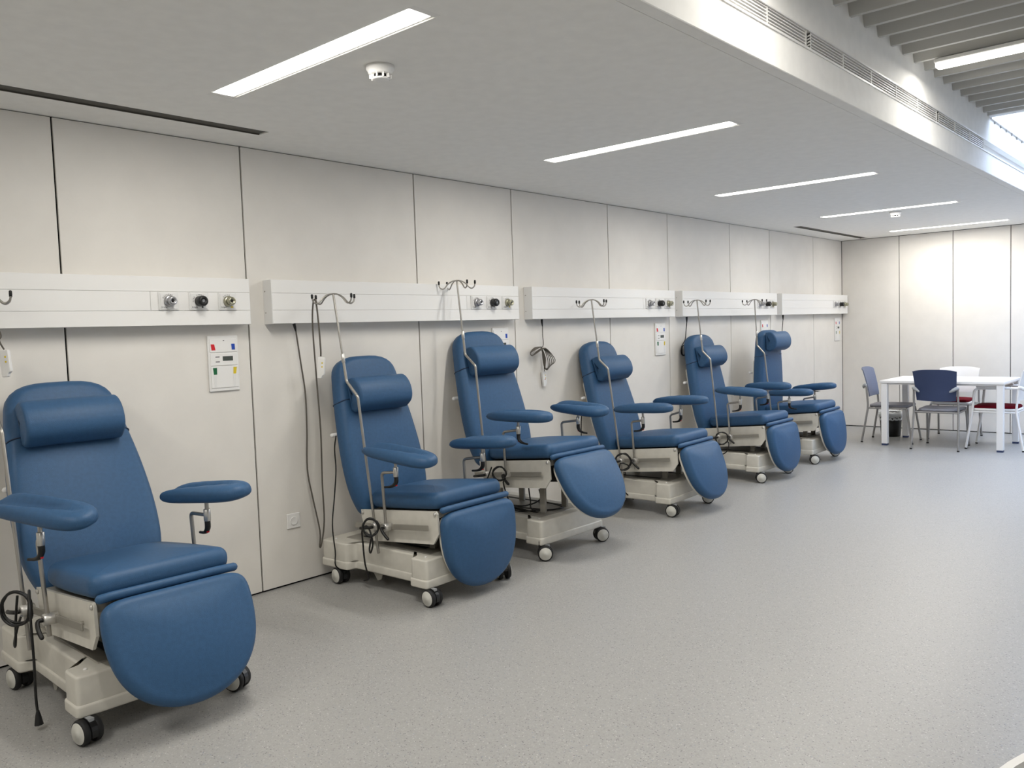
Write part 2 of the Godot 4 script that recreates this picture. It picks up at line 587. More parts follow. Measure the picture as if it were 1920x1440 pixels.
func ceiling_fittings() -> void:
	# air slots
	var i := 0
	for q in [[-2.446, -0.246], [-11.36, -9.19]]:
		var t := thing("slot_diffuser", ["long dark air slot in the ceiling above the nearest chair", "dark air slot in the ceiling at the far left corner"][i], "air vent", Vector3(0.33, HC, (q[0] + q[1]) * 0.5), 0, "air slots along the left wall")
		var h: float = (q[1] - q[0]) * 0.5
		part("frame", mb().box(Vector3(-0.045, 0.0, -h), Vector3(-0.041, 0.02, h)).box(Vector3(0.041, -0.001, -h), Vector3(0.045, 0.02, h)).box(Vector3(-0.045, 0.03, -h), Vector3(0.045, 0.05, h)).done(), M.slot, t)
		part("blade", mb().box(Vector3(-0.041, 0.006, -h), Vector3(0.026, 0.012, h)).done(), M.slot, t)
		part("blade", mb().box(Vector3(0.031, 0.003, -h), Vector3(0.035, 0.02, h)).done(), M.lift, t)
		i += 1
	# smoke detectors
	var body := mb().lathe([Vector2(0.002, 0), Vector2(0.056, 0), Vector2(0.056, -0.014), Vector2(0.050, -0.020), Vector2(0.047, -0.030), Vector2(0.043, -0.034), Vector2(0.001, -0.034)], Transform3D.IDENTITY, 32).done()
	var cap := mb().lathe([Vector2(0.001, -0.047), Vector2(0.036, -0.047), Vector2(0.037, -0.050), Vector2(0.030, -0.054), Vector2(0.001, -0.055)], Transform3D.IDENTITY, 32).done()
	var core := mb().lathe([Vector2(0.001, -0.034), Vector2(0.030, -0.034), Vector2(0.030, -0.047), Vector2(0.001, -0.047)], Transform3D.IDENTITY, 24).done()
	var ribm := mb().box(Vector3(0.031, -0.049, -0.0022), Vector3(0.044, -0.032, 0.0022)).done()
	i = 0
	for p in [Vector3(1.575, HC, -2.195), Vector3(1.475, HC, -8.88)]:
		var t := thing("smoke_detector", ["white round smoke detector near the first ceiling light", "small round smoke detector near the fourth ceiling light"][i], "smoke detector", p, 0, "smoke detectors")
		part("body", body, M.white, t)
		part("chamber", core, M.dark, t)
		part("cap", cap, M.white, t)
		for k in 10:
			part("cage_bar", ribm, M.white, t).rotation.y = TAU * k / 10 + 0.2
		i += 1
	# grilles in the bulkhead
	i = 0
	for q in [[-7.0, -5.835], [-5.79, -3.79], [-3.745, -1.745], [-1.70, 0.3]]:
		var t := thing("air_grille", ["white slatted air grille in the bulkhead, short piece by the skylight", "white slatted air grille in the bulkhead, middle length", "white slatted air grille in the bulkhead, nearest length in view", "white slatted air grille in the bulkhead, out of view"][i], "air grille", Vector3(XE, 2.694, (q[0] + q[1]) * 0.5), 0, "slatted grilles of the bulkhead")
		var h: float = (q[1] - q[0]) * 0.5
		part("backing", mb().box(Vector3(-0.045, -0.037, -h), Vector3(-0.035, 0.037, h)).done(), M.dark, t)
		for k in 6:
			var y := -0.034 + 0.0136 * k
			part("slat", mb().box(Vector3(-0.028, -0.003, -h), Vector3(-0.002, 0.003, h), 0.0, Transform3D(Basis(Vector3(0, 0, 1), 0.25), Vector3(0, y, 0))).done(), M.white, t)
		var n := int(round(2.0 * h / 0.408))
		for k in n + 1:
			var zz := -h + 2.0 * h * k / n
			part("divider", mb().box(Vector3(-0.03, -0.037, clampf(zz, -h + 0.003, h - 0.003) - 0.003), Vector3(0.0, 0.037, clampf(zz, -h + 0.003, h - 0.003) + 0.003)).done(), M.white, t)
		i += 1
	var lip := struct("trim_4", mb().box(Vector3(XE, 2.648, ZB), Vector3(XE + 0.006, 2.657, ZN)).box(Vector3(XE, 2.731, ZB), Vector3(XE + 0.006, 2.738, ZN)).done(), M.white)

# ------------------------------------------------------------------ wall services
func arc_text(words: String, radius: float, size: float, center_deg: float, step: float) -> Mesh:
	# letters set on an arc, facing +x on a plate in the zy plane
	var st := SurfaceTool.new()
	st.begin(Mesh.PRIMITIVE_TRIANGLES)
	var font := SystemFont.new()
	font.font_names = PackedStringArray(["Droid Sans"])
	var n := words.length()
	for i in n:
		if words[i] == " ":
			continue
		var tm := TextMesh.new()
		tm.text = words[i]
		tm.font = font
		tm.font_size = 16
		tm.pixel_size = size / 16.0
		tm.depth = 0.0006
		tm.curve_step = 4.0
		var a := deg_to_rad(center_deg) - (i - (n - 1) * 0.5) * step
		# text lies in xy facing +z; turn to face +x (x -> -z)
		var face := Basis(Vector3.UP, PI / 2)
		var spin := Basis(Vector3(0, 0, 1), a - PI / 2)
		st.append_from(tm, 0, Transform3D(face * spin, face * Vector3(cos(a) * radius, sin(a) * radius, 0)))
	return st.commit()

func line_text(words: String, size: float) -> Mesh:
	var st := SurfaceTool.new()
	st.begin(Mesh.PRIMITIVE_TRIANGLES)
	var font := SystemFont.new()
	font.font_names = PackedStringArray(["Droid Serif"])
	var tm := TextMesh.new()
	tm.text = words
	tm.font = font
	tm.font_size = 16
	tm.pixel_size = size / 16.0
	tm.depth = 0.0006
	tm.curve_step = 4.0
	st.append_from(tm, 0, Transform3D(Basis(Vector3.UP, PI / 2), Vector3.ZERO))
	return st.commit()

func services() -> void:
	var ends := [[-0.38, -2.462], [-2.600, -4.690], [-4.848, -6.935], [-7.078, -9.195], [-9.335, -11.418]]
	var where := ["above the nearest blue chair at the left edge", "above the second and third blue chairs", "above the fourth blue chair", "above the fifth and sixth blue chairs", "next to the far corner of the room"]
	var D := 0.085
	var plate := mb().box(Vector3(0, -0.047, -0.053), Vector3(0.006, 0.047, 0.053), 0.003).box(Vector3(0.006, -0.040, -0.045), Vector3(0.009, 0.040, 0.045), 0.0015).done()
	var XA := Transform3D(Basis(Vector3(0, 0, 1), -PI / 2), Vector3.ZERO)
	var collar := mb().lathe([Vector2(0.001, 0.008), Vector2(0.028, 0.008), Vector2(0.028, 0.022), Vector2(0.025, 0.026), Vector2(0.001, 0.026)], XA, 24).done()
	var knob := mb().lathe([Vector2(0.001, 0.02), Vector2(0.0215, 0.02), Vector2(0.0215, 0.052), Vector2(0.018, 0.057), Vector2(0.012, 0.057), Vector2(0.010, 0.050), Vector2(0.001, 0.050)], XA, 24).done()
	var fat := mb().lathe([Vector2(0.001, 0.012), Vector2(0.027, 0.012), Vector2(0.027, 0.050), Vector2(0.022, 0.059), Vector2(0.010, 0.059), Vector2(0.008, 0.052), Vector2(0.001, 0.052)], XA, 24).done()
	var hole := mb().lathe([Vector2(0.001, 0.0505), Vector2(0.0075, 0.0505), Vector2(0.001, 0.0525)], XA, 12).done()
	var ring := mb().lathe([Vector2(0.006, 0.0535), Vector2(0.0085, 0.0535), Vector2(0.0085, 0.0550), Vector2(0.006, 0.0550)], XA, 16).done()
	var texts := [arc_text("OXIGENO", 0.033, 0.0105, 105, 0.26), arc_text("AIRE COMPR", 0.033, 0.0100, 118, 0.255), arc_text("VACIO", 0.033, 0.0105, 105, 0.26)]
	var maker := line_text("Dräger", 0.010)
	var flag := mb().box(Vector3(0.009, -0.004, -0.007), Vector3(0.0098, 0.004, 0.007)).done()
	var flagb := mb().box(Vector3(0.009, -0.004, -0.004), Vector3(0.0098, 0.004, 0.004)).done()
	for i in 5:
		var z0: float = ends[i][0]
		var z1: float = ends[i][1]
		var t := thing("service_trunking", "white wall trunking with three gas outlets " + where[i], "wall trunking", Vector3(0, 1.645, (z0 + z1) * 0.5), 0, "gas trunkings along the left wall")
		var h := (z0 - z1) * 0.5
		# three cover strips with hairline joints between
		part("body", mb().box(Vector3(0.001, -0.122, -h + 0.002), Vector3(D - 0.004, 0.122, h - 0.002)).done(), M.plate, t)
		part("cover_strip", mb().box(Vector3(D - 0.006, -0.123, -h + 0.001), Vector3(D, -0.0485, h - 0.001), 0.0015).done(), M.trunk, t)
		part("cover_strip", mb().box(Vector3(D - 0.006, 0.0485, -h + 0.001), Vector3(D, 0.123, h - 0.001), 0.0015).done(), M.trunk, t)
		part("cover_strip", mb().box(Vector3(D - 0.006, -0.0475, -h + 0.55), Vector3(D, 0.0475, h - 0.001), 0.0012).done(), M.trunk, t)
		part("cover_strip", mb().box(Vector3(D - 0.006, -0.0475, -h + 0.001), Vector3(D, 0.0475, -h + 0.548), 0.0012).done(), M.trunk, t)
		for e in [-1, 1]:
			var cap := part("end_cap", mb().box(Vector3(0.001, -0.124, e * h - 0.002), Vector3(D - 0.001, 0.124, e * h + 0.002), 0.001).done(), M.plate, t)
			for y in [-0.06, 0.06]:
				part("screw", mb().lathe([Vector2(0.0005, 0), Vector2(0.004, 0), Vector2(0.004, 0.002), Vector2(0.0005, 0.003)], Transform3D(Basis(Vector3.RIGHT, e * PI / 2), Vector3(0.02, y, e * (h + 0.002))), 8).done(), M.lift, cap)
		for k in 3:
			var o := part("gas_outlet", plate, M.plate, t)
			o.position = Vector3(D, 0.0, -h + 0.458 - 0.1615 * k)
			if k == 1:
				part("knob", fat, M.black, o)
				part("ring", ring, M.chrome, o)
				part("colour_flag", flagb, M.black, o).position = Vector3(0, -0.030, -0.016)
			else:
				part("collar", collar, M.chrome if k == 0 else M.brass, o)
				part("knob", knob, M.chrome if k == 0 else M.brass, o)
				part("socket_hole", hole, M.black, o)
				part("colour_flag", flag, M.white if k == 0 else M.yellow, o).position = Vector3(0, -0.030, -0.022)
			part("lettering", texts[k], M.print, o).position = Vector3(0.0092, 0, 0)
			part("lettering", maker, M.print, o).position = Vector3(0.0092, -0.031, 0.026)
	# call panels
	var pw := ["beside the nearest blue chair", "half hidden behind the third blue chair", "beyond the fourth blue chair", "behind the top of the last blue chair", "next to the far corner"]
	var pz := [-2.330, -4.560, -6.785, -9.02, -11.243]
	for i in 5:
		var t := thing("nurse_call_station", "white nurse call station with coloured tabs " + pw[i], "call station", Vector3(0, 1.315, pz[i]), 0, "call stations under the trunkings")
		part("frame", mb().box(Vector3(0.0005, -0.150, -0.089), Vector3(0.012, 0.150, 0.089), 0.003).done(), M.white, t)
		part("upper_plate", mb().box(Vector3(0.011, 0.060, -0.079), Vector3(0.016, 0.132, 0.079), 0.0015).done(), M.white, t)
		part("middle_plate", mb().box(Vector3(0.011, -0.012, -0.079), Vector3(0.016, 0.055, 0.079), 0.0015).done(), M.white, t)
		part("lower_plate", mb().box(Vector3(0.011, -0.132, -0.079), Vector3(0.016, -0.016, 0.079), 0.0015).done(), M.white, t)
		part("display", mb().box(Vector3(0.015, 0.013, -0.052), Vector3(0.0168, 0.038, 0.008)).done(), M.screen, t)
		for y in [0.035, 0.009]:
			part("caption", mb().box(Vector3(0.015, y - 0.0022, 0.026), Vector3(0.0164, y + 0.0022, 0.050)).done(), M.print, t)
		part("indicator", mb().box(Vector3(0.015, 0.121, -0.006), Vector3(0.0164, 0.124, 0.002)).done(), M.print, t)
		var tabs := [[M.redp, 1, 0.072, 0.104, 0.048, 0.070, 0.054, 0.074], [M.blue, -1, 0.072, 0.104, 0.048, 0.067, 0.046, 0.066], [M.green, 1, -0.059, -0.023, 0.046, 0.064, 0.045, 0.068], [M.yellow, -1, -0.059, -0.023, 0.050, 0.066, 0.052, 0.072]]
		for q in tabs:
			var s: float = q[1]
			var poly := PackedVector2Array([Vector2(s * q[4], q[2]), Vector2(s * q[5], q[2]), Vector2(s * q[7], q[3]), Vector2(s * q[6], q[3])])
			# poly is (z, y); extrude along x
			part("coloured_tab", mb().prism(poly, 0.015, 0.0172, Transform3D(Basis(Vector3(0, 0, 1), Vector3(0, 1, 0), Vector3(1, 0, 0)), Vector3.ZERO)).done(), q[0], t)
		for s in [-1.0, 1.0]:
			var poly := PackedVector2Array([Vector2(s * 0.050, -0.128), Vector2(s * 0.062, -0.128), Vector2(s * 0.066, -0.061), Vector2(s * 0.047, -0.061)])
			part("blank_tab", mb().prism(poly, 0.015, 0.0166, Transform3D(Basis(Vector3(0, 0, 1), Vector3(0, 1, 0), Vector3(1, 0, 0)), Vector3.ZERO)).done(), M.plate, t)
	# power socket
	var so := thing("power_socket", "white round-hole wall socket between the first two blue chairs", "socket", Vector3(0, 0.375, -2.718))
	part("frame", mb().box(Vector3(0.0005, -0.044, -0.044), Vector3(0.009, 0.044, 0.044), 0.003).done(), M.white, so)
	part("insert", mb().lathe([Vector2(0.021, 0.008), Vector2(0.025, 0.008), Vector2(0.025, 0.013), Vector2(0.021, 0.012)], XA, 24).done(), M.white, so)
	part("well", mb().lathe([Vector2(0.001, 0.0095), Vector2(0.021, 0.0095), Vector2(0.001, 0.010)], XA, 24).done(), M.plate, so)
	for z in [-0.0095, 0.0095]:
		part("pin_hole", mb().lathe([Vector2(0.0005, 0.0100), Vector2(0.003, 0.0100), Vector2(0.0005, 0.0108)], Transform3D(XA.basis, Vector3(0, 0, z)), 8).done(), M.dark, so)

func handset(t: Node3D, at: Vector3, tilt: Vector3, m: Material) -> void:
	var o := part("handset", mb().pad(round_poly([Vector2(-0.019, -0.06), Vector2(0.006, -0.06), Vector2(0.010, -0.045), Vector2(0.022, -0.038), Vector2(0.021, 0.058), Vector2(-0.021, 0.06)], 0.006), 0.022, 0.004, 0.001, 0.001, Transform3D.IDENTITY, 2).done(), m, t)
	o.position = at
	o.rotation = tilt
	for y in [0.028, 0.006]:
		part("button", mb().box(Vector3(0.004, y - 0.004, 0.010), Vector3(0.011, y + 0.004, 0.0135), 0.001).done(), M.yellow, o)

func cords() -> void:
	var face := 0.73
	# 1: hangs at the left edge of the view
	var t := thing("nurse_call_remote", "white call handset on a brown cord beside the nearest chair's back", "remote", Vector3(0, 0, 0), 0, "nurse call remotes")
	part("cord", mb().tube(smooth_path([Vector3(0.09, 1.72, -1.16), Vector3(0.10, 1.60, -1.19), Vector3(0.10, 1.50, -1.235), Vector3(0.10, 1.47, -1.228), Vector3(0.10, 1.43, -1.245)]), 0.0035, 6).done(), M.cord, t)
	handset(t, Vector3(0.10, 1.37, -1.248), Vector3(0, face, 0.06), M.white)
	# 2: plugged under the trunking, looped over the drip hook of the second chair
	t = thing("nurse_call_remote", "white call handset looped over the second chair's drip hook", "remote", Vector3.ZERO, 0, "nurse call remotes")
	part("plug", mb().tube([Vector3(0.055, 1.521, -2.755), Vector3(0.055, 1.50, -2.76), Vector3(0.055, 1.475, -2.765)], [0.009, 0.008, 0.004], 8).done(), M.black, t)
	part("cord", mb().tube(smooth_path([Vector3(0.055, 1.478, -2.765), Vector3(0.05, 1.30, -2.79), Vector3(0.045, 1.11, -2.815), Vector3(0.05, 0.90, -2.81), Vector3(0.05, 0.67, -2.80), Vector3(0.06, 0.50, -2.82), Vector3(0.08, 0.30, -2.845), Vector3(0.075, 0.205, -2.842), Vector3(0.085, 0.225, -2.85), Vector3(0.10, 0.36, -2.865), Vector3(0.12, 0.59, -2.85), Vector3(0.15, 0.90, -2.835), Vector3(0.17, 1.20, -2.81), Vector3(0.185, 1.50, -2.79), Vector3(0.196, 1.625, -2.792), Vector3(0.207, 1.652, -2.798), Vector3(0.217, 1.625, -2.800), Vector3(0.225, 1.50, -2.804), Vector3(0.226, 1.37, -2.808), Vector3(0.224, 1.33, -2.808)], 5), 0.0048, 6).done(), M.cord, t)
	handset(t, Vector3(0.222, 1.265, -2.808), Vector3(0, face, -0.08), M.white)
	# 3: coiled in a bundle on the wall
	t = thing("nurse_call_remote", "grey call handset under a coiled cord bundle beside the third chair", "remote", Vector3.ZERO, 0, "nurse call remotes")
	part("plug", mb().tube([Vector3(0.055, 1.521, -4.99), Vector3(0.055, 1.50, -4.99), Vector3(0.055, 1.465, -4.995)], [0.010, 0.009, 0.004], 8).done(), M.black, t)
	var pts := [Vector3(0.055, 1.47, -4.995), Vector3(0.05, 1.40, -5.0), Vector3(0.045, 1.31, -5.005)]
	for k in 5:
		var e := 0.007 * k
		pts.append_array([Vector3(0.03 + e, 1.305, -4.93 - e), Vector3(0.03 + e, 1.27, -4.872 + e), Vector3(0.035 + e, 1.245, -4.885 + e), Vector3(0.04 + e, 1.285, -4.96)])
		pts.append_array([Vector3(0.05 + e, 1.29, -5.01), Vector3(0.05 + e, 1.20, -5.055 - e * 2), Vector3(0.05 + e, 1.13 + e, -5.05), Vector3(0.045 + e, 1.14, -5.02 + e), Vector3(0.04 + e, 1.22, -5.005), Vector3(0.04, 1.295, -4.995)])
	pts.append_array([Vector3(0.04, 1.20, -5.02), Vector3(0.03, 1.115, -5.03)])
	part("cord", mb().tube(smooth_path(pts, 4), 0.0036, 6).done(), M.cord, t)
	handset(t, Vector3(0.022, 1.055, -5.035), Vector3(0, 1.45, 0.1), M.plate)
	part("red_button", mb().lathe([Vector2(0.001, 0), Vector2(0.006, 0), Vector2(0.001, 0.003)], Transform3D(Basis(Vector3(0, 0, 1), -PI / 2), Vector3(0.033, 1.052, -5.035)), 10).done(), M.red, t)
	# 4 and 5: cords that run down behind the fifth and sixth chairs
	for q in [[-7.20, "dark call remote cord bundled behind the fifth chair's back", 1.20], [-9.42, "thin call remote cord dropping behind the last chair's headrest", 1.28]]:
		t = thing("nurse_call_remote", q[1], "remote", Vector3.ZERO, 0, "nurse call remotes")
		var z: float = q[0]
		part("plug", mb().tube([Vector3(0.055, 1.521, z), Vector3(0.055, 1.50, z), Vector3(0.055, 1.46, z)], [0.011, 0.010, 0.004], 8).done(), M.black, t)
		var pp := [Vector3(0.055, 1.47, z), Vector3(0.05, 1.38, z + 0.01), Vector3(0.045, 1.30, z + 0.02)]
		for k in 3:
			pp.append_array([Vector3(0.035 + 0.005 * k, 1.23, z + 0.075), Vector3(0.03, 1.16, z + 0.07 - 0.008 * k), Vector3(0.035 + 0.005 * k, 1.15, z + 0.02), Vector3(0.04, 1.24, z + 0.01)])
		part("cord", mb().tube(smooth_path(pp, 4), 0.0045, 6).done(), M.cord if z < -9.0 else M.black, t)
		if z < -9.0:
			part("red_button", mb().lathe([Vector2(0.001, 0), Vector2(0.010, 0), Vector2(0.001, 0.004)], Transform3D(Basis(Vector3(0, 0, 1), -PI / 2), Vector3(0.03, 0.98, z + 0.01)), 10).done(), M.red, t)
			part("cord_end", mb().tube(smooth_path([Vector3(0.04, 1.24, z + 0.01), Vector3(0.03, 1.1, z + 0.015), Vector3(0.025, 0.98, z + 0.01)], 4), 0.0035, 6).done(), M.cord, t)

# ------------------------------------------------------------------ treatment chair
const UH := 0.491      # leg hinge ahead of the chair's centre
const WP := 0.253      # side plate
const TILT := 0.092
const SEATL := 0.60

func arm_pad_mesh() -> Mesh:
	# long cushion with a trough that opens to the rear and closes to a point in front
	var m := mb()
	var L := 0.50
	var ns := 34
	var na := 36
	var loops := []
	for i in ns + 1:
		var s := -1.0 + 2.0 * i / ns
		s = sin(s * PI / 2)
		var e := pow(maxf(0.0, 1.0 - pow(absf(s), 4.6)), 1.0 / 2.4)
		var hw := (0.073 + 0.007 * clampf(s * 1.2 + 0.2, -1, 1)) * maxf(e, 0.02)
		var th := 0.041 * maxf(pow(e, 0.75), 0.05)
		var ring := PackedVector3Array()
		for k in na:
			var a := TAU * k / na
			var cz := cos(a)
			var sy := sin(a)
			var zz := signf(cz) * pow(absf(cz), 0.72) * hw
			var yy := signf(sy) * pow(absf(sy), 0.8) * th
			if sy < 0.0:
				yy *= 0.85
			else:
				# trough
				var along := clampf((0.80 - s) / 1.5, 0.0, 1.0)
				var half := 0.056 * sqrt(along)
				if half > 0.001:
					var f := clampf(1.0 - absf(zz) / half, 0.0, 1.0)
					f = lerpf(f, f * f * (3.0 - 2.0 * f), 0.45)
					yy -= 0.046 * f * minf(1.0, along * 3.0) * clampf(e * 1.5, 0, 1)
				yy += 0.010 * clampf(absf(zz) / maxf(hw, 0.001), 0, 1) * e * (1.0 - absf(cz))
			ring.append(Vector3(s * L * 0.5, yy, zz))
		loops.append(ring)
	m.gid += 1
	m.loft(loops, m.gid)
	return m.done()

func back_half(y: float) -> float:
	return 0.255 + 0.02 * sin(clampf(y / 0.5, 0, 1) * PI) - 0.05 * pow(clampf((y - 0.25) / 0.65, 0, 1), 1.5)

func back_outline(y0: float, y1: float, grow := 0.0) -> PackedVector2Array:
	# local (z, y)
	var pts := []
	var n := 8
	for k in n + 1:
		var y := lerpf(y0, y1, float(k) / n)
		pts.append(Vector2(back_half(y) + grow, y + (grow if k == n else 0.0)))
	for k in range(n, -1, -1):
		var y := lerpf(y0, y1, float(k) / n)
		pts.append(Vector2(-back_half(y) - grow, y + (grow if k == n else 0.0)))
	var rad := []
	for k in pts.size():
		rad.append(0.02)
	rad[0] = 0.05
	rad[pts.size() - 1] = 0.05
	return round_poly(pts, rad, 2)

func leg_outline(inset: float, top: float) -> PackedVector2Array:
	# local (z, y): a U that hangs from the seat edge, a little off to the chair's left
	var L := 0.445 - inset
	var d1 := 0.15
	var half := []
	for k in 25:
		var f := float(k) / 24.0
		var d := top + (L - top) * (0.5 - 0.5 * cos(PI * f))
		var w := 0.289 - inset
		if d > d1:
			w *= pow(maxf(0.0, 1.0 - pow((d - d1) / (L - d1), 2.25)), 1.0 / 2.25)
		half.append(Vector2(w, -d))
	var o := PackedVector2Array()
	for h in half:
		o.append(Vector2(h.x - 0.033, h.y))
	for k in range(half.size() - 2, -1, -1):
		o.append(Vector2(-half[k].x - 0.033, half[k].y))
	return even(o, 84, 14)

func even(o: PackedVector2Array, n: int, rounds: int) -> PackedVector2Array:
	# the same outline with evenly spaced points and softened corners
	var total := 0.0
	var m := o.size()
	for i in m:
		total += o[i].distance_to(o[(i + 1) % m])
	var r := PackedVector2Array()
	var step := total / n
	var left := 0.0
	for i in m:
		var a := o[i]
		var b := o[(i + 1) % m]
		var l := a.distance_to(b)
		while left < l and r.size() < n:
			r.append(a.lerp(b, left / l))
			left += step
		left -= l
	for k in rounds:
		var q := r.duplicate()
		var c := r.size()
		for i in c:
			q[i] = r[i] * 0.5 + (r[(i + 1) % c] + r[(i + c - 1) % c]) * 0.25
		r = q
	return r

func make_chair_meshes() -> void:
	# local frames: x forward, y up, z to the chair's right side (towards the camera)
	var ZY := Transform3D(Basis(Vector3(0, 0, 1), Vector3(0, 1, 0), Vector3(1, 0, 0)), Vector3.ZERO)   # (a, b, c) -> z = a, y = b, x = c
	# backrest with a broad rounded top
	var bo := round_poly([Vector2(0.235, -0.03), Vector2(0.282, 0.10), Vector2(0.292, 0.28), Vector2(0.276, 0.50), Vector2(0.250, 0.70), Vector2(0.212, 0.915), Vector2(-0.212, 0.915), Vector2(-0.250, 0.70), Vector2(-0.284, 0.50), Vector2(-0.302, 0.28), Vector2(-0.292, 0.10), Vector2(-0.245, -0.03)], [0.05, 0.08, 0.10, 0.10, 0.09, 0.165, 0.165, 0.09, 0.10, 0.10, 0.08, 0.05], 6)
	mesh.back = mb().pad(bo, 0.112, 0.046, 0.012, 0.0, Transform3D(ZY.basis, Vector3(-0.012, 0, 0)), 7).done()
	var hem := []
	for k in 49:
		var a := TAU * k / 48.0
		hem.append(Vector3(-0.012 + signf(cos(a)) * pow(absf(cos(a)), 0.5) * 0.0590, 0.640 + 0.012 * cos(a), signf(sin(a)) * pow(absf(sin(a)), 0.26) * 0.2575 - 0.001))
	mesh.hem = mb().tube(hem, 0.0035, 6).done()
	mesh.back_panel = mb().prism(round_poly([Vector2(0.215, 0.0), Vector2(0.250, 0.25), Vector2(0.225, 0.60), Vector2(-0.225, 0.60), Vector2(-0.250, 0.25), Vector2(-0.215, 0.0)], 0.03), -0.082, -0.064, ZY).done()
	mesh.push_bar = mb().tube([Vector3(-0.10, 0.47, -0.265), Vector3(-0.10, 0.47, 0.265)], 0.013, 12, true).cyl(Vector3(-0.10, 0.47, -0.16), Vector3(-0.06, 0.47, -0.16), 0.012).cyl(Vector3(-0.10, 0.47, 0.16), Vector3(-0.06, 0.47, 0.16), 0.012).done()
	# headrest bolster, D-shaped section swept across the chair
	var ho := round_poly([Vector2(0.0, 0.092), Vector2(0.0, -0.092), Vector2(0.035, -0.112), Vector2(0.112, -0.075), Vector2(0.122, 0.02), Vector2(0.075, 0.098)], [0.01, 0.01, 0.02, 0.07, 0.08, 0.07], 6)
	mesh.headrest = mb().pad(ho, 0.41, 0.016, 0.004, 0.004, Transform3D(Basis.IDENTITY, Vector3(0, 0, 0.006)), 4).done()
	# seat: outline in (x, z), lying flat
	var so := round_poly([Vector2(-0.575, -0.245), Vector2(-0.30, -0.278), Vector2(0.028, -0.284), Vector2(0.028, 0.258), Vector2(-0.30, 0.262), Vector2(-0.575, 0.235)], [0.12, 0.15, 0.055, 0.055, 0.15, 0.12], 7)
	mesh.seat = mb().pad(so, 0.092, 0.040, 0.0, 0.022, Transform3D(Basis(Vector3.RIGHT, PI / 2), Vector3(0, 0.052, 0)), 6).done()
	# leg rest
	var lo := leg_outline(0.0, 0.0)
	mesh.leg = mb().pad(lo, 0.078, 0.036, 0.026, 0.0, Transform3D(ZY.basis, Vector3(0.035, 0, 0)), 8).done()
	mesh.leg_panel = mb().prism(leg_outline(0.022, 0.02), -0.016, 0.0, ZY).done()
	mesh.piping = mb().tube([Vector3(0.030, 0.016, -0.285), Vector3(0.034, 0.018, -0.2), Vector3(0.034, 0.018, 0.2), Vector3(0.030, 0.016, 0.238)], 0.017, 12, true).done()
	# side plate and rail, in the seat frame
	var pp := PackedVector2Array([Vector2(-0.60, 0.012), Vector2(0.006, 0.012), Vector2(0.016, -0.004), Vector2(0.012, -0.11), Vector2(-0.035, -0.165), Vector2(-0.52, -0.165), Vector2(-0.58, -0.10), Vector2(-0.60, -0.03)])
	mesh.plate_near = mb().prism(pp, WP - 0.012, WP).done()
	mesh.plate_far = mb().prism(pp, -WP, -WP + 0.012).done()
	mesh.rail = mb().box(Vector3(-0.63, -0.088, WP + 0.022), Vector3(-0.035, -0.058, WP + 0.030), 0.002).cyl(Vector3(-0.10, -0.073, WP), Vector3(-0.10, -0.073, WP + 0.023), 0.008, 10).cyl(Vector3(-0.50, -0.073, WP), Vector3(-0.50, -0.073, WP + 0.023), 0.008, 10).done()
	mesh.rail_far = mb().box(Vector3(-0.63, -0.088, -WP - 0.030), Vector3(-0.035, -0.058, -WP - 0.022), 0.002).cyl(Vector3(-0.10, -0.073, -WP - 0.023), Vector3(-0.10, -0.073, -WP), 0.008, 10).cyl(Vector3(-0.50, -0.073, -WP - 0.023), Vector3(-0.50, -0.073, -WP), 0.008, 10).done()
	mesh.bolt = mb().lathe([Vector2(0.001, 0), Vector2(0.0105, 0), Vector2(0.0105, 0.004), Vector2(0.006, 0.008), Vector2(0.001, 0.009)], Transform3D(Basis(Vector3.RIGHT, PI / 2), Vector3.ZERO), 14).done()
	mesh.pan = mb().box(Vector3(-0.57, -0.03, -WP + 0.012), Vector3(-0.01, 0.006, WP - 0.012)).box(Vector3(-0.57, -0.12, -0.18), Vector3(-0.54, -0.03, 0.18)).done()
	mesh.actuator = mb().box(Vector3(-0.16, -0.15, -0.16), Vector3(0.0, -0.035, 0.10), 0.008).cyl(Vector3(-0.50, -0.10, 0.02), Vector3(-0.14, -0.09, 0.02), 0.028, 14).done()
	# base cover: two tiers with proud corner blocks
	var w := 0.318
	var r := 0.058
	for q in [["base_lower", 0.006, 0.092, 0.140], ["base_upper", 0.0, 0.130, 0.246]]:
		var gq: float = q[1]
		var W := w + gq
		var F := 0.477 + gq
		var R := 0.398 + gq
		var f1 := 0.355 - gq
		var r1 := 0.175 - gq
		var ol := round_poly([Vector2(F, -W), Vector2(F, W), Vector2(f1, W), Vector2(f1 - 0.012, W - r), Vector2(-r1 + 0.012, W - r), Vector2(-r1, W), Vector2(-R, W), Vector2(-R, -W), Vector2(-r1, -W), Vector2(-r1 + 0.012, -W + r), Vector2(f1 - 0.012, -W + r), Vector2(f1, -W)], 0.020, 4)
		mesh[q[0]] = mb().pad(ol, q[3] - q[2], 0.010, 0.0, 0.0, Transform3D(Basis(Vector3.RIGHT, PI / 2), Vector3(0, (q[2] + q[3]) * 0.5, 0)), 2).done()
	mesh.base_plate = mb().box(Vector3(-0.30, 0.243, -0.215), Vector3(0.40, 0.250, 0.215), 0.003).done()
	mesh.base_slot = mb().box(Vector3(-0.22, 0.249, 0.12), Vector3(0.30, 0.2515, 0.150)).box(Vector3(-0.22, 0.249, -0.150), Vector3(0.30, 0.2515, -0.12)).done()
	mesh.block_bolt = mb().lathe([Vector2(0.001, 0.005), Vector2(0.006, 0.004), Vector2(0.009, -0.002), Vector2(0.001, -0.002)], Transform3D.IDENTITY, 10).done()
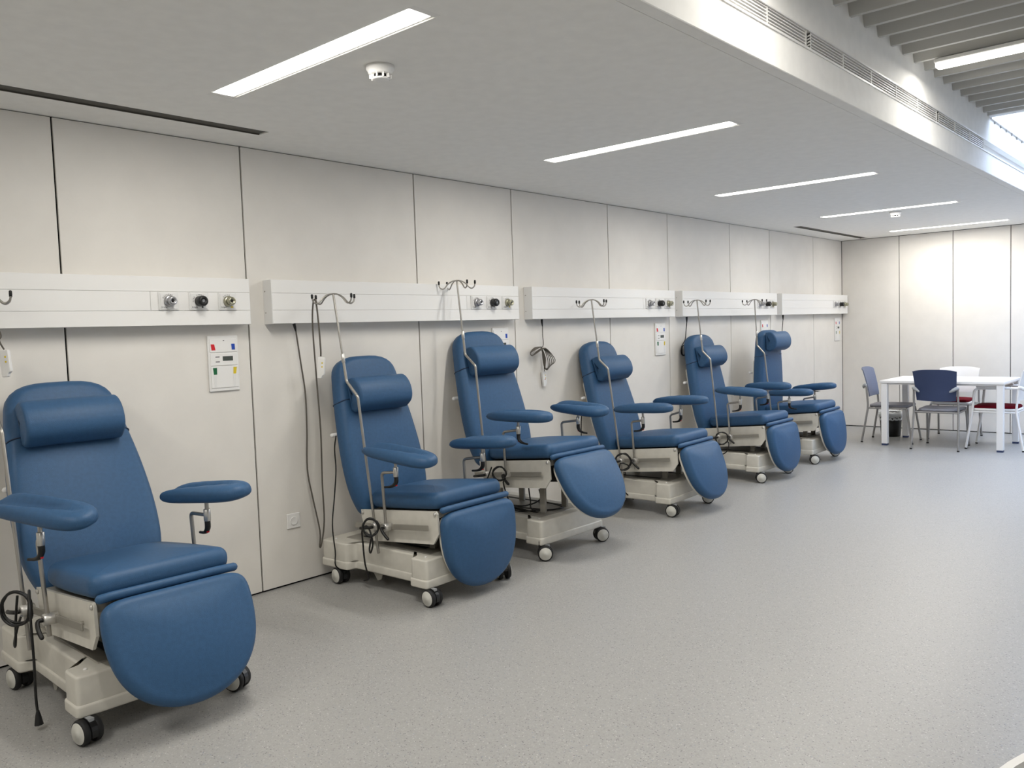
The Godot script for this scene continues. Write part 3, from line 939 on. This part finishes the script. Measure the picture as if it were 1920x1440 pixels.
	mesh.bracket = mb().prism(PackedVector2Array([Vector2(-0.04, 0.10), Vector2(0.05, 0.10), Vector2(0.03, 0.055), Vector2(0.0, 0.045)]), 0.24, 0.245).done()
	# caster: twin wheels with a hood, wheel axis along z
	var RW := 0.0475
	var ZX := Transform3D(Basis(Vector3.RIGHT, PI / 2), Vector3.ZERO)   # lathe axis y -> z
	for s in [-1.0, 1.0]:
		mesh["tire%d" % int(s)] = mb().lathe([Vector2(0.030, s * 0.012), Vector2(RW - 0.003, s * 0.012), Vector2(RW, s * 0.016), Vector2(RW, s * 0.030), Vector2(RW - 0.004, s * 0.036), Vector2(RW - 0.008, s * 0.037), Vector2(0.030, s * 0.036)], ZX, 28).done()
		mesh["hub%d" % int(s)] = mb().lathe([Vector2(0.001, s * 0.020), Vector2(RW - 0.009, s * 0.020), Vector2(RW - 0.008, s * 0.037), Vector2(RW - 0.011, s * 0.040), Vector2(0.014, s * 0.0395), Vector2(0.012, s * 0.042), Vector2(0.001, s * 0.042)], ZX, 28).done()
	var hood := PackedVector2Array()
	for k in 13:
		var a := deg_to_rad(-20 + 190.0 * k / 12)
		hood.append(Vector2(cos(a), sin(a)) * (RW + 0.002))
	for k in range(12, -1, -1):
		var a := deg_to_rad(-20 + 190.0 * k / 12)
		hood.append(Vector2(cos(a), sin(a)) * (RW - 0.020))
	mesh.hood = mb().prism(hood, -0.0118, 0.0118).cyl(Vector3(-0.03, 0.030, 0), Vector3(-0.03, 0.075, 0), 0.012, 12).done()
	mesh.hood_plate = mb().box(Vector3(0.0, 0.036, -0.010), Vector3(0.03, 0.0505, 0.010), 0.001).done()
	# arm hardware
	mesh.arm_pad = arm_pad_mesh()
	mesh.coupling = mb().cyl(Vector3(0, -0.026, 0), Vector3(0, 0.026, 0), 0.0145, 16, 0.002).done()
	mesh.stem = mb().cyl(Vector3(0, 0.02, 0), Vector3(0, 0.085, 0), 0.0085, 12).box(Vector3(-0.05, 0.060, -0.03), Vector3(0.05, 0.068, 0.03), 0.002).done()
	mesh.lever = mb().tube(smooth_path([Vector3(0, -0.024, 0), Vector3(0, -0.052, 0), Vector3(-0.014, -0.072, 0), Vector3(-0.040, -0.082, 0), Vector3(-0.072, -0.085, 0)], 4), [0.0125, 0.0125, 0.0125, 0.0125, 0.0125, 0.012, 0.0115, 0.011, 0.0105, 0.0095, 0.0085, 0.0075, 0.007, 0.0065, 0.006, 0.006, 0.006], 10, true).done()
	mesh.lever_pin = mb().cyl(Vector3(0, -0.076, 0), Vector3(0, -0.070, 0), 0.006, 8).done()
	mesh.clamp = mb().cyl(Vector3(0, 0, -0.012), Vector3(0, 0, 0.042), 0.0235, 20, 0.004).done()
	mesh.clamp_lever = mb().tube(smooth_path([Vector3(0, 0, 0.040), Vector3(0, 0, 0.058), Vector3(-0.02, 0.004, 0.066), Vector3(-0.05, 0.008, 0.068), Vector3(-0.075, 0.012, 0.066)], 3), 0.0085, 8, true).done()
	# drip hooks
	for k in 4:
		var a := deg_to_rad([20.0, 70.0, 200.0, 250.0][k])
		var d := Vector3(cos(a), 0, sin(a))
		var q := []
		for p in [Vector2(0, 0.0), Vector2(0.03, -0.004), Vector2(0.06, -0.022), Vector2(0.083, -0.048), Vector2(0.100, -0.054), Vector2(0.116, -0.042), Vector2(0.121, -0.020)]:
			q.append(d * p.x + Vector3(0, p.y, 0))
		mesh["hook%d" % k] = mb().tube(smooth_path(q, 4), 0.0045, 8).done()
		mesh["hook_cap%d" % k] = mb().tube([q[6] + Vector3(0, -0.002, 0), q[6] + Vector3(0, 0.014, 0)], 0.0068, 8, true).done()

func coil(at: Vector3, r: float, turns: int, seed_: int, tail: Array) -> Mesh:
	# wound cable in a plane facing +z, then a hanging tail
	var rng := RandomNumberGenerator.new()
	rng.seed = seed_
	var pts := []
	for k in turns * 10:
		var a := TAU * k / 10.0
		var rr := r * (0.92 + 0.16 * rng.randf())
		pts.append(at + Basis(Vector3.UP, 0.75) * Vector3(cos(a) * rr, sin(a) * rr * 1.05, 0.006 * sin(k * 0.7) + 0.004 * (k / 10)))
	for p in tail:
		pts.append(p)
	return mb().tube(smooth_path(pts, 3), 0.005, 7).done()

func armrest(t: Node3D, side: float, cl: Vector2, cor: Vector2, cp: Vector3, yaw: float, pit: float, off: float, dv: float, lever_turn: float, roll := 0.0) -> void:
	var w := WP + 0.050
	var z := side * w
	var o := part("armrest", mb().tube(bent([Vector3(cl.x + 0.005, cl.y - 0.065, z), Vector3(cl.x, cl.y, z), Vector3(cor.x, cor.y, z), cp], 0.022), 0.0085, 12).done(), M.steel, t)
	var c := part("clamp", mesh.clamp, M.alu, o)
	c.position = Vector3(cl.x, cl.y, side * (WP + 0.026))
	if side < 0:
		c.rotation.x = PI
	var k := part("clamp_lever", mesh.clamp_lever, M.black, o)
	k.position = c.position
	k.rotation = c.rotation
	k.rotation.z = 2.6
	part("coupling", mesh.coupling, M.alu, o).position = cp
	part("stem", mesh.stem, M.steel, o).position = cp
	var lv := part("lever", mesh.lever, M.black, o)
	lv.position = cp
	lv.rotation.y = lever_turn
	var pin := part("lever_pin", mesh.lever_pin, M.red, o)
	pin.position = cp
	var d := Vector3(cos(pit) * cos(yaw), sin(pit), cos(pit) * sin(yaw))
	var pd := part("arm_pad", mesh.arm_pad, M.vinyl, o)
	pd.position = cp + Vector3(0, 0.09 + dv, 0) + d * off
	pd.basis = Basis(Vector3.UP, -yaw) * Basis(Vector3(0, 0, 1), pit) * Basis(Vector3.RIGHT, roll)

func treatment_chair(label: String, q: Dictionary) -> void:
	var t := thing("treatment_chair", label, "chair", Vector3(q.x, 0, q.z), q.yaw, "blue reclining treatment chairs")
	# base and casters
	var base := part("base", mesh.base_upper, M.beige, t)
	part("base_rim", mesh.base_lower, M.beige, base)
	part("top_plate", mesh.base_plate, M.lift, base)
	part("slot", mesh.base_slot, M.dark, base)
	part("brake_bracket", mesh.bracket, M.lift, base)
	for u in [-0.33, 0.42]:
		for w in [-0.265, 0.265]:
			part("bolt", mesh.block_bolt, M.white, base).position = Vector3(u, 0.247, w)
	var i := 0
	for u in [-0.268, 0.485]:
		for w in [-0.292, 0.292]:
			var c := part("caster", mesh.hood, M.hood, t)
			c.position = Vector3(u, 0.0475, w)
			c.rotation.y = q.casters[i]
			for k in [-1, 1]:
				part("tyre", mesh["tire%d" % k], M.rubber, c)
				part("hub", mesh["hub%d" % k], M.hub, c)
			part("hood_plate", mesh.hood_plate, M.greyplastic, c)
			i += 1
	# lift bars between base and seat
	var hs: float = q.h
	for u in [-0.06, 0.325]:
		for w in [-0.11, 0.11]:
			part("lift_bar", mb().box(Vector3(u - 0.022, 0.245, w - 0.010), Vector3(u + 0.022, hs - 0.035 - (UH - u) * TILT, w + 0.010), 0.002).done(), M.lift, t)
	# seat unit: tilted about the leg hinge
	var frame := part("seat_frame", mesh.pan, M.lift, t)
	frame.position = Vector3(UH, hs, 0)
	frame.rotation.z = TILT
	part("side_plate", mesh.plate_near, M.beige, frame)
	part("side_plate", mesh.plate_far, M.beige, frame)
	part("rail", mesh.rail, M.rail, frame)
	part("rail", mesh.rail_far, M.rail, frame)
	part("actuator", mesh.actuator, M.black, frame)
	part("pivot_bolt", mesh.bolt, M.alu, frame).position = Vector3(0, -0.004, WP)
	part("pivot_bolt", mesh.bolt, M.alu, frame).position = Vector3(-0.585, -0.004, WP)
	var seat := part("seat", mesh.seat, M.vinyl, t)
	seat.position = frame.position + Vector3(0, 0.012, 0)
	seat.rotation.z = TILT
	var leg := part("leg_rest", mesh.leg, M.vinyl, t)
	leg.position = frame.position + Vector3(0.012, 0.0, 0)
	leg.rotation.z = q.leg
	part("leg_panel", mesh.leg_panel, M.beige, leg)
	part("piping", mesh.piping, M.vinyl, leg)
	var back := part("backrest", mesh.back, M.vinyl, t)
	back.position = Vector3(UH - SEATL * cos(TILT), hs - SEATL * sin(TILT), 0)
	back.rotation.z = q.back
	part("back_panel", mesh.back_panel, M.beige, back)
	part("push_bar", mesh.push_bar, M.white, back)
	part("cover_hem", mesh.hem, M.seam, back)
	var hr := part("headrest", mesh.headrest, M.vinyl, t)
	hr.transform = back.transform * Transform3D(Basis(Vector3(0, 0, 1), q.get("pillow_tilt", -0.04)), Vector3(0.050, q.pillow, 0))
	# armrests
	armrest(t, 1.0, Vector2(q.near.cl, _rail_y(hs, q.near.cl)), q.near.cor, q.near.cp, q.near.pad[0], q.near.pad[1], q.near.pad[2], q.near.pad[3], q.near.get("lever", 0.0), q.near.get("roll", 0.0))
	armrest(t, -1.0, Vector2(q.far.cl, _rail_y(hs, q.far.cl)), q.far.cor, q.far.cp, q.far.pad[0], q.far.pad[1], q.far.pad[2], q.far.pad[3], q.far.get("lever", 0.0), q.far.get("roll", 0.0))
	# drip pole on the near rail
	var w := WP + 0.050
	var P: Array = q.pole
	var p0 := Vector3(P[0].x, P[0].y, w)
	var p1 := Vector3(P[1].x, P[1].y, w)
	var p2 := Vector3(P[2].x, P[2].y, w)
	var p3 := Vector3(P[3].x, P[3].y, w)
	var mid := p2.lerp(p3, 0.27)
	var pole := part("drip_pole", mb().tube(bent([p0, p1, p2, mid], 0.012, 4), 0.0078, 12).tube([mid, p3], 0.0062, 12).done(), M.steel, t)
	part("sleeve", mb().cyl(mid - (p3 - p2).normalized() * 0.028, mid + (p3 - p2).normalized() * 0.022, 0.0105, 14, 0.002).done(), M.alu, pole)
	for k in 4:
		for e in [["hook", M.steel], ["hook_cap", M.black]]:
			var hk := part(e[0], mesh[e[0] + str(k)], e[1], pole)
			hk.position = p3
			hk.rotation.y = q.hook
	var cu := p0.lerp(p1, clampf((_rail_y(hs, P[0].x) - P[0].y) / (P[1].y - P[0].y), 0.02, 0.9))
	var cl := part("clamp", mesh.clamp, M.alu, pole)
	cl.position = Vector3(cu.x, cu.y, WP + 0.026)
	var kn := part("clamp_lever", mesh.clamp_lever, M.black, pole)
	kn.position = cl.position
	kn.rotation.z = 0.3
	# control cable wound over the clamps
	if q.has("coil"):
		var tail := []
		for p in q.tail:
			tail.append(Vector3(p[0], p[1], p[2]))
		part("control_cable", coil(Vector3(q.coil[0], q.coil[1], w + 0.06), q.coil[2], 3, int(q.x * 1000), tail), M.black, t)
	if q.has("plug"):
		var pl: Array = q.plug
		part("cable_plug", mb().tube([Vector3(pl[0], pl[1], pl[2]), Vector3(pl[0], pl[1] - 0.02, pl[2]), Vector3(pl[0] + 0.004, pl[1] - 0.055, pl[2])], [0.005, 0.010, 0.016], 8).done(), M.black, t)
	if q.has("cord"):
		var cp := []
		for p in q.cord:
			cp.append(Vector3(p[0], p[1], p[2]))
		part("power_cable", mb().tube(smooth_path(cp, 5), 0.0042, 6).done(), M.black, t)
	if q.has("loose"):
		for run in q.loose:
			var cp := []
			for p in run:
				cp.append(Vector3(p[0], p[1], p[2]))
			part("loose_cable", mb().tube(smooth_path(cp, 5), 0.005, 6).done(), M.black, t)

func _rail_y(hs: float, u: float) -> float:
	return hs - (UH - u) * TILT - 0.073

func treatment_chairs() -> void:
	make_chair_meshes()
	treatment_chair("nearest blue reclining treatment chair, cut by the left edge of the photo", {x = 0.573, z = -1.441, yaw = -0.026, h = 0.495, back = 0.428, leg = 0.385, pillow = 0.70,
		casters = [2.9, 0.15, 0.45, 0.2], hook = 2.08, pole = [Vector2(-0.07, 0.212), Vector2(-0.235, 1.095), Vector2(-0.325, 1.18), Vector2(-0.395, 1.68)],
		near = {cl = 0.173, cor = Vector2(0.118, 0.690), cp = Vector3(0.178, 0.708, 0.31), pad = [-0.411, -0.094, 0.014, 0.017], lever = 0.4, roll = 0.28},
		far = {cl = 0.165, cor = Vector2(0.135, 0.690), cp = Vector3(0.27, 0.697, -0.31), pad = [-0.264, 0.085, -0.013, 0.005], lever = 0.0, roll = 0.12},
		coil = [0.02, 0.42, 0.062], tail = [[0.10, 0.50, 0.34], [0.17, 0.47, 0.36], [0.20, 0.40, 0.37], [0.205, 0.25, 0.37], [0.215, 0.12, 0.375], [0.225, 0.065, 0.375]], plug = [0.226, 0.075, 0.375],
		loose = [[[-0.05, 0.45, 0.34], [-0.07, 0.36, 0.345], [-0.075, 0.27, 0.35], [-0.09, 0.235, 0.35], [-0.09, 0.26, 0.35], [-0.05, 0.33, 0.345], [0.0, 0.38, 0.345]]]})
	treatment_chair("second blue treatment chair, with a call handset hanging at its head", {x = 0.462, z = -3.191, yaw = 0.038, h = 0.487, back = 0.259, leg = 0.07, pillow = 0.672,
		casters = [0.1, -0.1, 2.6, -0.05], hook = 1.50, pole = [Vector2(0.0856, 0.2275), Vector2(-0.031, 1.10), Vector2(-0.122, 1.185), Vector2(-0.204, 1.681)],
		near = {cl = 0.158, cor = Vector2(0.141, 0.684), cp = Vector3(0.263, 0.700, 0.31), pad = [-0.099, -0.112, 0.024, 0.006], lever = 0.3, roll = 0.16},
		far = {cl = 0.205, cor = Vector2(0.193, 0.680), cp = Vector3(0.338, 0.701, -0.31), pad = [0.022, 0.068, -0.002, -0.006], lever = 0.2},
		coil = [0.10, 0.39, 0.045], tail = [[0.08, 0.33, 0.34], [0.06, 0.26, 0.345], [0.075, 0.24, 0.35], [0.09, 0.30, 0.345], [0.05, 0.38, 0.34], [0.0, 0.36, 0.34], [0.0, 0.28, 0.34], [0.005, 0.16, 0.335], [-0.01, 0.07, 0.30], [-0.10, 0.03, 0.26]],
		cord = [[-0.30, 0.86, 0.255], [-0.31, 0.78, 0.262], [-0.29, 0.66, 0.275], [-0.285, 0.50, 0.30], [-0.27, 0.35, 0.335], [-0.255, 0.20, 0.335], [-0.25, 0.10, 0.33], [-0.22, 0.07, 0.20]]})
	treatment_chair("third blue treatment chair, its seat raised on the lift bars", {x = 0.41, z = -4.242, yaw = -0.017, h = 0.614, back = 0.264, leg = 0.52, pillow = 0.69,
		casters = [0.0, 0.2, 1.0, 0.75], hook = 1.05, pole = [Vector2(0.012, 0.43), Vector2(-0.063, 1.216), Vector2(-0.155, 1.291), Vector2(-0.21, 1.786)],
		near = {cl = 0.181, cor = Vector2(0.168, 0.790), cp = Vector3(0.309, 0.812, 0.31), pad = [-0.083, -0.004, 0.005, -0.004], lever = PI},
		far = {cl = 0.175, cor = Vector2(0.159, 0.790), cp = Vector3(0.302, 0.810, -0.31), pad = [0.057, -0.059, 0.007, -0.010], lever = PI, roll = 0.18},
		coil = [0.18, 0.53, 0.042], tail = [[0.19, 0.47, 0.34], [0.21, 0.38, 0.33], [0.215, 0.29, 0.28], [0.20, 0.255, 0.18], [0.28, 0.256, 0.05], [0.1, 0.257, -0.1]],
		loose = [[[0.09, 0.56, 0.34], [0.02, 0.42, 0.33], [-0.05, 0.32, 0.2], [0.1, 0.256, 0.1], [0.3, 0.256, 0.06]], [[0.10, 0.40, 0.0], [0.15, 0.30, 0.04], [0.25, 0.257, 0.12], [0.36, 0.257, -0.05], [0.15, 0.257, -0.12]], [[0.24, 0.38, 0.05], [0.20, 0.30, 0.0], [0.12, 0.26, 0.06], [0.0, 0.257, 0.1], [0.2, 0.258, 0.15]]]})
	treatment_chair("fourth blue treatment chair, just right of the coiled cord bundle", {x = 0.431, z = -5.688, yaw = 0.038, h = 0.505, back = 0.289, leg = 0.352, pillow = 0.665, pillow_tilt = 0.03,
		casters = [0.2, 0.0, 0.5, 0.15], hook = 1.18, pole = [Vector2(0.06, 0.25), Vector2(-0.054, 1.119), Vector2(-0.132, 1.186), Vector2(-0.193, 1.664)],
		near = {cl = 0.169, cor = Vector2(0.148, 0.706), cp = Vector3(0.256, 0.723, 0.31), pad = [-0.036, 0.03, -0.002, 0.0], lever = 0.2},
		far = {cl = 0.165, cor = Vector2(0.153, 0.70), cp = Vector3(0.246, 0.727, -0.31), pad = [0.028, 0.029, -0.005, 0.004], lever = 0.0},
		coil = [0.10, 0.40, 0.060], tail = [[0.06, 0.38, 0.34], [0.05, 0.28, 0.33], [0.06, 0.16, 0.30], [0.1, 0.08, 0.22]],
		cord = [[-0.20, 0.80, 0.30], [-0.29, 0.83, 0.26], [-0.34, 0.78, 0.26], [-0.35, 0.60, 0.27], [-0.34, 0.45, 0.28], [-0.36, 0.15, 0.28]]})
	treatment_chair("fifth blue treatment chair, beside the last and most upright one", {x = 0.398, z = -7.305, yaw = 0.002, h = 0.499, back = 0.191, leg = 0.17, pillow = 0.69, pillow_tilt = 0.03,
		casters = [0.1, 0.0, 0.5, 0.55], hook = 0.90, pole = [Vector2(0.09, 0.26), Vector2(0.008, 1.118), Vector2(-0.07, 1.19), Vector2(-0.119, 1.67)],
		near = {cl = 0.194, cor = Vector2(0.172, 0.706), cp = Vector3(0.305, 0.726, 0.31), pad = [0.018, -0.063, 0.003, 0.004], lever = 0.2},
		far = {cl = 0.185, cor = Vector2(0.166, 0.702), cp = Vector3(0.284, 0.727, -0.31), pad = [0.185, 0.014, -0.001, 0.008], lever = 0.2},
		coil = [0.14, 0.39, 0.055], tail = [[0.20, 0.34, 0.34], [0.18, 0.27, 0.34], [0.12, 0.24, 0.34], [0.05, 0.30, 0.34]]})
	treatment_chair("last blue treatment chair, its backrest upright, nearest the white table", {x = 0.401, z = -8.494, yaw = 0.026, h = 0.499, back = -0.012, leg = 0.16, pillow = 0.80, pillow_tilt = 0.05,
		casters = [0.1, 0.3, 0.5, 0.5], hook = 0.75, pole = [Vector2(0.07, 0.26), Vector2(-0.02, 1.119), Vector2(-0.096, 1.201), Vector2(-0.121, 1.681)],
		near = {cl = 0.14, cor = Vector2(0.116, 0.615), cp = Vector3(0.24, 0.636, 0.31), pad = [0.12, 0.03, 0.004, -0.010], lever = PI},
		far = {cl = 0.165, cor = Vector2(0.15, 0.60), cp = Vector3(0.272, 0.622, -0.31), pad = [0.137, 0.084, -0.013, 0.017], lever = 0.0}})

# ------------------------------------------------------------------ table corner
func shell(y0: float, y1: float, half0: float, half1: float, lean: float, bow: float, thick: float, x0: float) -> Mesh:
	# curved chair back: bowed in plan, leaning backwards, rounded top corners
	var m := mb()
	var nu := 14
	var nv := 10
	var front := []
	for j in nv + 1:
		var row := []
		var fv := float(j) / nv
		var y := lerpf(y0, y1, fv)
		for i in nu + 1:
			var fu := -1.0 + 2.0 * i / nu
			var half := lerpf(half0, half1, fv)
			var yy := y
			if j == nv:
				yy -= 0.022 * pow(absf(fu), 3.0)
			if j == 0:
				yy -= 0.006 * (1.0 - fu * fu)
			row.append(Vector3(x0 - lean * pow(fv, 1.3) + bow * fu * fu, yy, fu * half))
		front.append(row)
	var off := Vector3(-thick, 0, 0)
	var from := m.v.size()
	m.gid += 1
	for j in nv:
		for i in nu:
			var a: Vector3 = front[j][i]
			var b: Vector3 = front[j][i + 1]
			var c: Vector3 = front[j + 1][i + 1]
			var d: Vector3 = front[j + 1][i]
			m.quad(a, b, c, d, 1)
			m.quad(b + off, a + off, d + off, c + off, 2)
	for i in nu:
		m.quad(front[0][i + 1], front[0][i], front[0][i] + off, front[0][i + 1] + off, -1)
		m.quad(front[nv][i], front[nv][i + 1], front[nv][i + 1] + off, front[nv][i] + off, -1)
	for j in nv:
		m.quad(front[j][0], front[j + 1][0], front[j + 1][0] + off, front[j][0] + off, -1)
		m.quad(front[j + 1][nu], front[j][nu], front[j][nu] + off, front[j + 1][nu] + off, -1)
	m.flip(from)
	return m.done()

func visitor_chair(label: String, at: Vector3, turn: float, back: Material, shellm: Material, cushion: Material, tube: Material, arms: bool, top := 0.875) -> void:
	var t := thing("visitor_chair", label, "chair", at, turn, "visitor chairs")
	part("backrest", shell(0.535, top, 0.195, 0.220, 0.075, 0.035, 0.012, -0.225), back, t)
	var so := round_poly([Vector2(-0.215, -0.19), Vector2(0.225, -0.215), Vector2(0.225, 0.215), Vector2(-0.215, 0.19)], [0.09, 0.07, 0.07, 0.09], 6)
	part("seat_shell", mb().pad(so, 0.03, 0.014, 0.012, -0.006, Transform3D(Basis(Vector3.RIGHT, PI / 2), Vector3(0, 0.428, 0)), 4).done(), shellm, t)
	if cushion:
		var cu := round_poly([Vector2(-0.205, -0.180), Vector2(0.215, -0.205), Vector2(0.215, 0.205), Vector2(-0.205, 0.180)], [0.09, 0.07, 0.07, 0.09], 6)
		part("seat_cushion", mb().pad(cu, 0.034, 0.016, 0.0, 0.014, Transform3D(Basis(Vector3.RIGHT, PI / 2), Vector3(0, 0.452, 0)), 4).done(), cushion, t)
	else:
		part("seat_underside", mb().pad(round_poly([Vector2(-0.16, -0.15), Vector2(0.17, -0.17), Vector2(0.17, 0.17), Vector2(-0.16, 0.15)], 0.06), 0.024, 0.01, 0.006, 0.0, Transform3D(Basis(Vector3.RIGHT, PI / 2), Vector3(0, 0.402, 0)), 3).done(), M.charcoal, t)
	for s in [-1.0, 1.0]:
		part("leg", mb().tube(bent([Vector3(-0.275, 0.012, s * 0.235), Vector3(-0.205, 0.42, s * 0.222), Vector3(-0.225, 0.655, s * 0.218)], 0.05), 0.0115, 10).done(), tube, t)
		part("foot", mb().cyl(Vector3(-0.2755, 0.0, s * 0.2352), Vector3(-0.2735, 0.014, s * 0.2348), 0.0135, 10).done(), M.black, t)
		if arms:
			part("leg", mb().tube(bent([Vector3(0.265, 0.012, s * 0.235), Vector3(0.205, 0.41, s * 0.225), Vector3(0.185, 0.655, s * 0.222), Vector3(-0.22, 0.665, s * 0.220)], 0.045), 0.0125, 10).done(), tube, t)
			part("arm_pad", mb().box(Vector3(-0.10, 0.668, s * 0.221 - 0.024), Vector3(0.17, 0.688, s * 0.221 + 0.024), 0.008).done(), tube, t)
		else:
			part("leg", mb().tube(bent([Vector3(0.265, 0.012, s * 0.212), Vector3(0.205, 0.41, s * 0.200), Vector3(0.05, 0.412, s * 0.19)], 0.03), 0.0115, 10).done(), tube, t)
		part("foot", mb().cyl(Vector3(0.266, 0.0, s * (0.2352 if arms else 0.2122)), Vector3(0.264, 0.014, s * (0.2348 if arms else 0.2118)), 0.0135, 10).done(), M.black, t)
		part("side_rail", mb().tube([Vector3(-0.206, 0.405, s * 0.221), Vector3(0.203, 0.405, s * (0.224 if arms else 0.2))], 0.009, 8).done(), tube, t)
		# bracket that ties the leg tube to the back shell
		part("bracket", mb().tube(smooth_path([Vector3(-0.225, 0.660, s * 0.221), Vector3(-0.238, 0.672, s * 0.215), Vector3(-0.262, 0.655, s * 0.185), Vector3(-0.270, 0.635, s * 0.155)], 4), [0.013, 0.014, 0.016, 0.018, 0.019, 0.019, 0.019, 0.019, 0.018, 0.016, 0.014, 0.012, 0.010], 10, true).done(), M.greyplastic if tube != M.tablewhite else M.tablewhite, t)
	part("cross_tube", mb().tube([Vector3(-0.205, 0.405, -0.22), Vector3(-0.205, 0.405, 0.22)], 0.009, 8).tube([Vector3(0.12, 0.405, -0.205), Vector3(0.12, 0.405, 0.205)], 0.009, 8).done(), tube, t)

func table_corner() -> void:
	var t := thing("meeting_table", "white rectangular table with square legs near the back wall", "table", Vector3(1.635, 0, -10.225))
	part("table_top", mb().box(Vector3(-0.62, 0.712, -0.42), Vector3(0.62, 0.740, 0.42), 0.003).done(), M.tablewhite, t)
	for sx in [-1.0, 1.0]:
		for sz in [-1.0, 1.0]:
			var lg := part("leg", mb().box(Vector3(sx * 0.578 - 0.032, 0.02, sz * 0.378 - 0.032), Vector3(sx * 0.578 + 0.032, 0.712, sz * 0.378 + 0.032), 0.004).done(), M.tablewhite, t)
			part("foot", mb().box(Vector3(sx * 0.578 - 0.029, 0, sz * 0.378 - 0.029), Vector3(sx * 0.578 + 0.029, 0.021, sz * 0.378 + 0.029)).done(), M.blueback, lg)
	for s in [-1.0, 1.0]:
		part("apron", mb().box(Vector3(-0.548, 0.692, s * 0.378 - 0.012), Vector3(0.548, 0.712, s * 0.378 + 0.012)).done(), M.tablewhite, t)
		part("apron", mb().box(Vector3(s * 0.578 - 0.012, 0.692, -0.348), Vector3(s * 0.578 + 0.012, 0.712, 0.348)).done(), M.tablewhite, t)
	visitor_chair("grey-backed visitor chair at the table's left end", Vector3(1.02, 0, -10.21), 0.06, M.greyback, M.greyshell, null, M.greytube, false)
	visitor_chair("navy-backed visitor chair in front of the white table, seen from behind", Vector3(1.622, 0, -9.935), PI / 2, M.blueback, M.greyshell, null, M.greytube, false)
	visitor_chair("white visitor chair with wine seat, behind the table", Vector3(1.53, 0, -10.82), -PI / 2, M.tablewhite, M.tablewhite, M.wine, M.greytube, false, 0.83)
	visitor_chair("white armchair with wine seat at the table's right end", Vector3(2.13, 0, -10.18), PI, M.tablewhite, M.tablewhite, M.wine, M.tablewhite, true)
	visitor_chair("white chair just showing in the bottom right corner of the photo", Vector3(4.264, 0, -1.207), -0.513, M.tablewhite, M.tablewhite, M.wine, M.tablewhite, false, 0.838)
	# waste bin
	var b := thing("waste_bin", "black waste bin with a plastic liner under the table", "bin", Vector3(0.865, 0, -10.665))
	part("body", mb().lathe([Vector2(0.001, 0.0), Vector2(0.105, 0.0), Vector2(0.110, 0.006), Vector2(0.132, 0.29), Vector2(0.128, 0.29), Vector2(0.104, 0.012), Vector2(0.001, 0.012)], Transform3D.IDENTITY, 28).done(), M.black, b)
	var lm := mb()
	var loops := []
	for q in [[0.126, 0.20], [0.129, 0.297], [0.1365, 0.302], [0.1385, 0.27], [0.1370, 0.235], [0.1345, 0.236], [0.134, 0.28]]:
		var L := PackedVector3Array()
		for k in 40:
			var a := TAU * k / 40
			var wv := 0.003 * sin(k * 2.3) + 0.002 * sin(k * 4.1)
			L.append(Vector3((q[0] + wv * 0.5) * cos(a), q[1] + (wv * 3.0 if q[1] < 0.26 else wv), (q[0] + wv * 0.5) * sin(a)))
		loops.append(L)
	lm.gid += 1
	lm.loft(loops, lm.gid, false)
	part("liner", lm.done(), M.bag, b)

# ------------------------------------------------------------------ scene
func _ready() -> void:
	var cam := Camera3D.new()
	cam.name = "camera"
	add_child(cam)
	cam.fov = rad_to_deg(2.0 * atan(720.0 / 1560.99))
	cam.position = Vector3(4.1787, 1.43545, 0.0)
	cam.basis = Basis(Vector3.UP, 0.7288965) * Basis(Vector3.RIGHT, -0.0631731) * Basis(Vector3(0, 0, 1), -0.033524)
	cam.near = 0.05
	cam.current = true

	var env := Environment.new()
	env.background_mode = Environment.BG_SKY
	var sky := Sky.new()
	var sm := ProceduralSkyMaterial.new()
	sm.sky_top_color = Color(0.74, 0.81, 0.93)
	sm.sky_horizon_color = Color(0.86, 0.90, 0.97)
	sm.ground_bottom_color = Color(0.45, 0.46, 0.47)
	sm.ground_horizon_color = Color(0.75, 0.80, 0.86)
	sm.sky_energy_multiplier = 2.15
	sky.sky_material = sm
	env.sky = sky
	env.tonemap_mode = Environment.TONE_MAPPER_LINEAR
	env.tonemap_exposure = 2.17
	env.sdfgi_enabled = true
	env.ssao_enabled = true
	env.ssil_enabled = true
	var we := WorldEnvironment.new()
	we.name = "environment"
	we.environment = env
	add_child(we)

	make_materials()
	build_room()
	ceiling_lamps()
	treatment_chairs()
	services()
	table_corner()
	ceiling_fittings()
	cords()
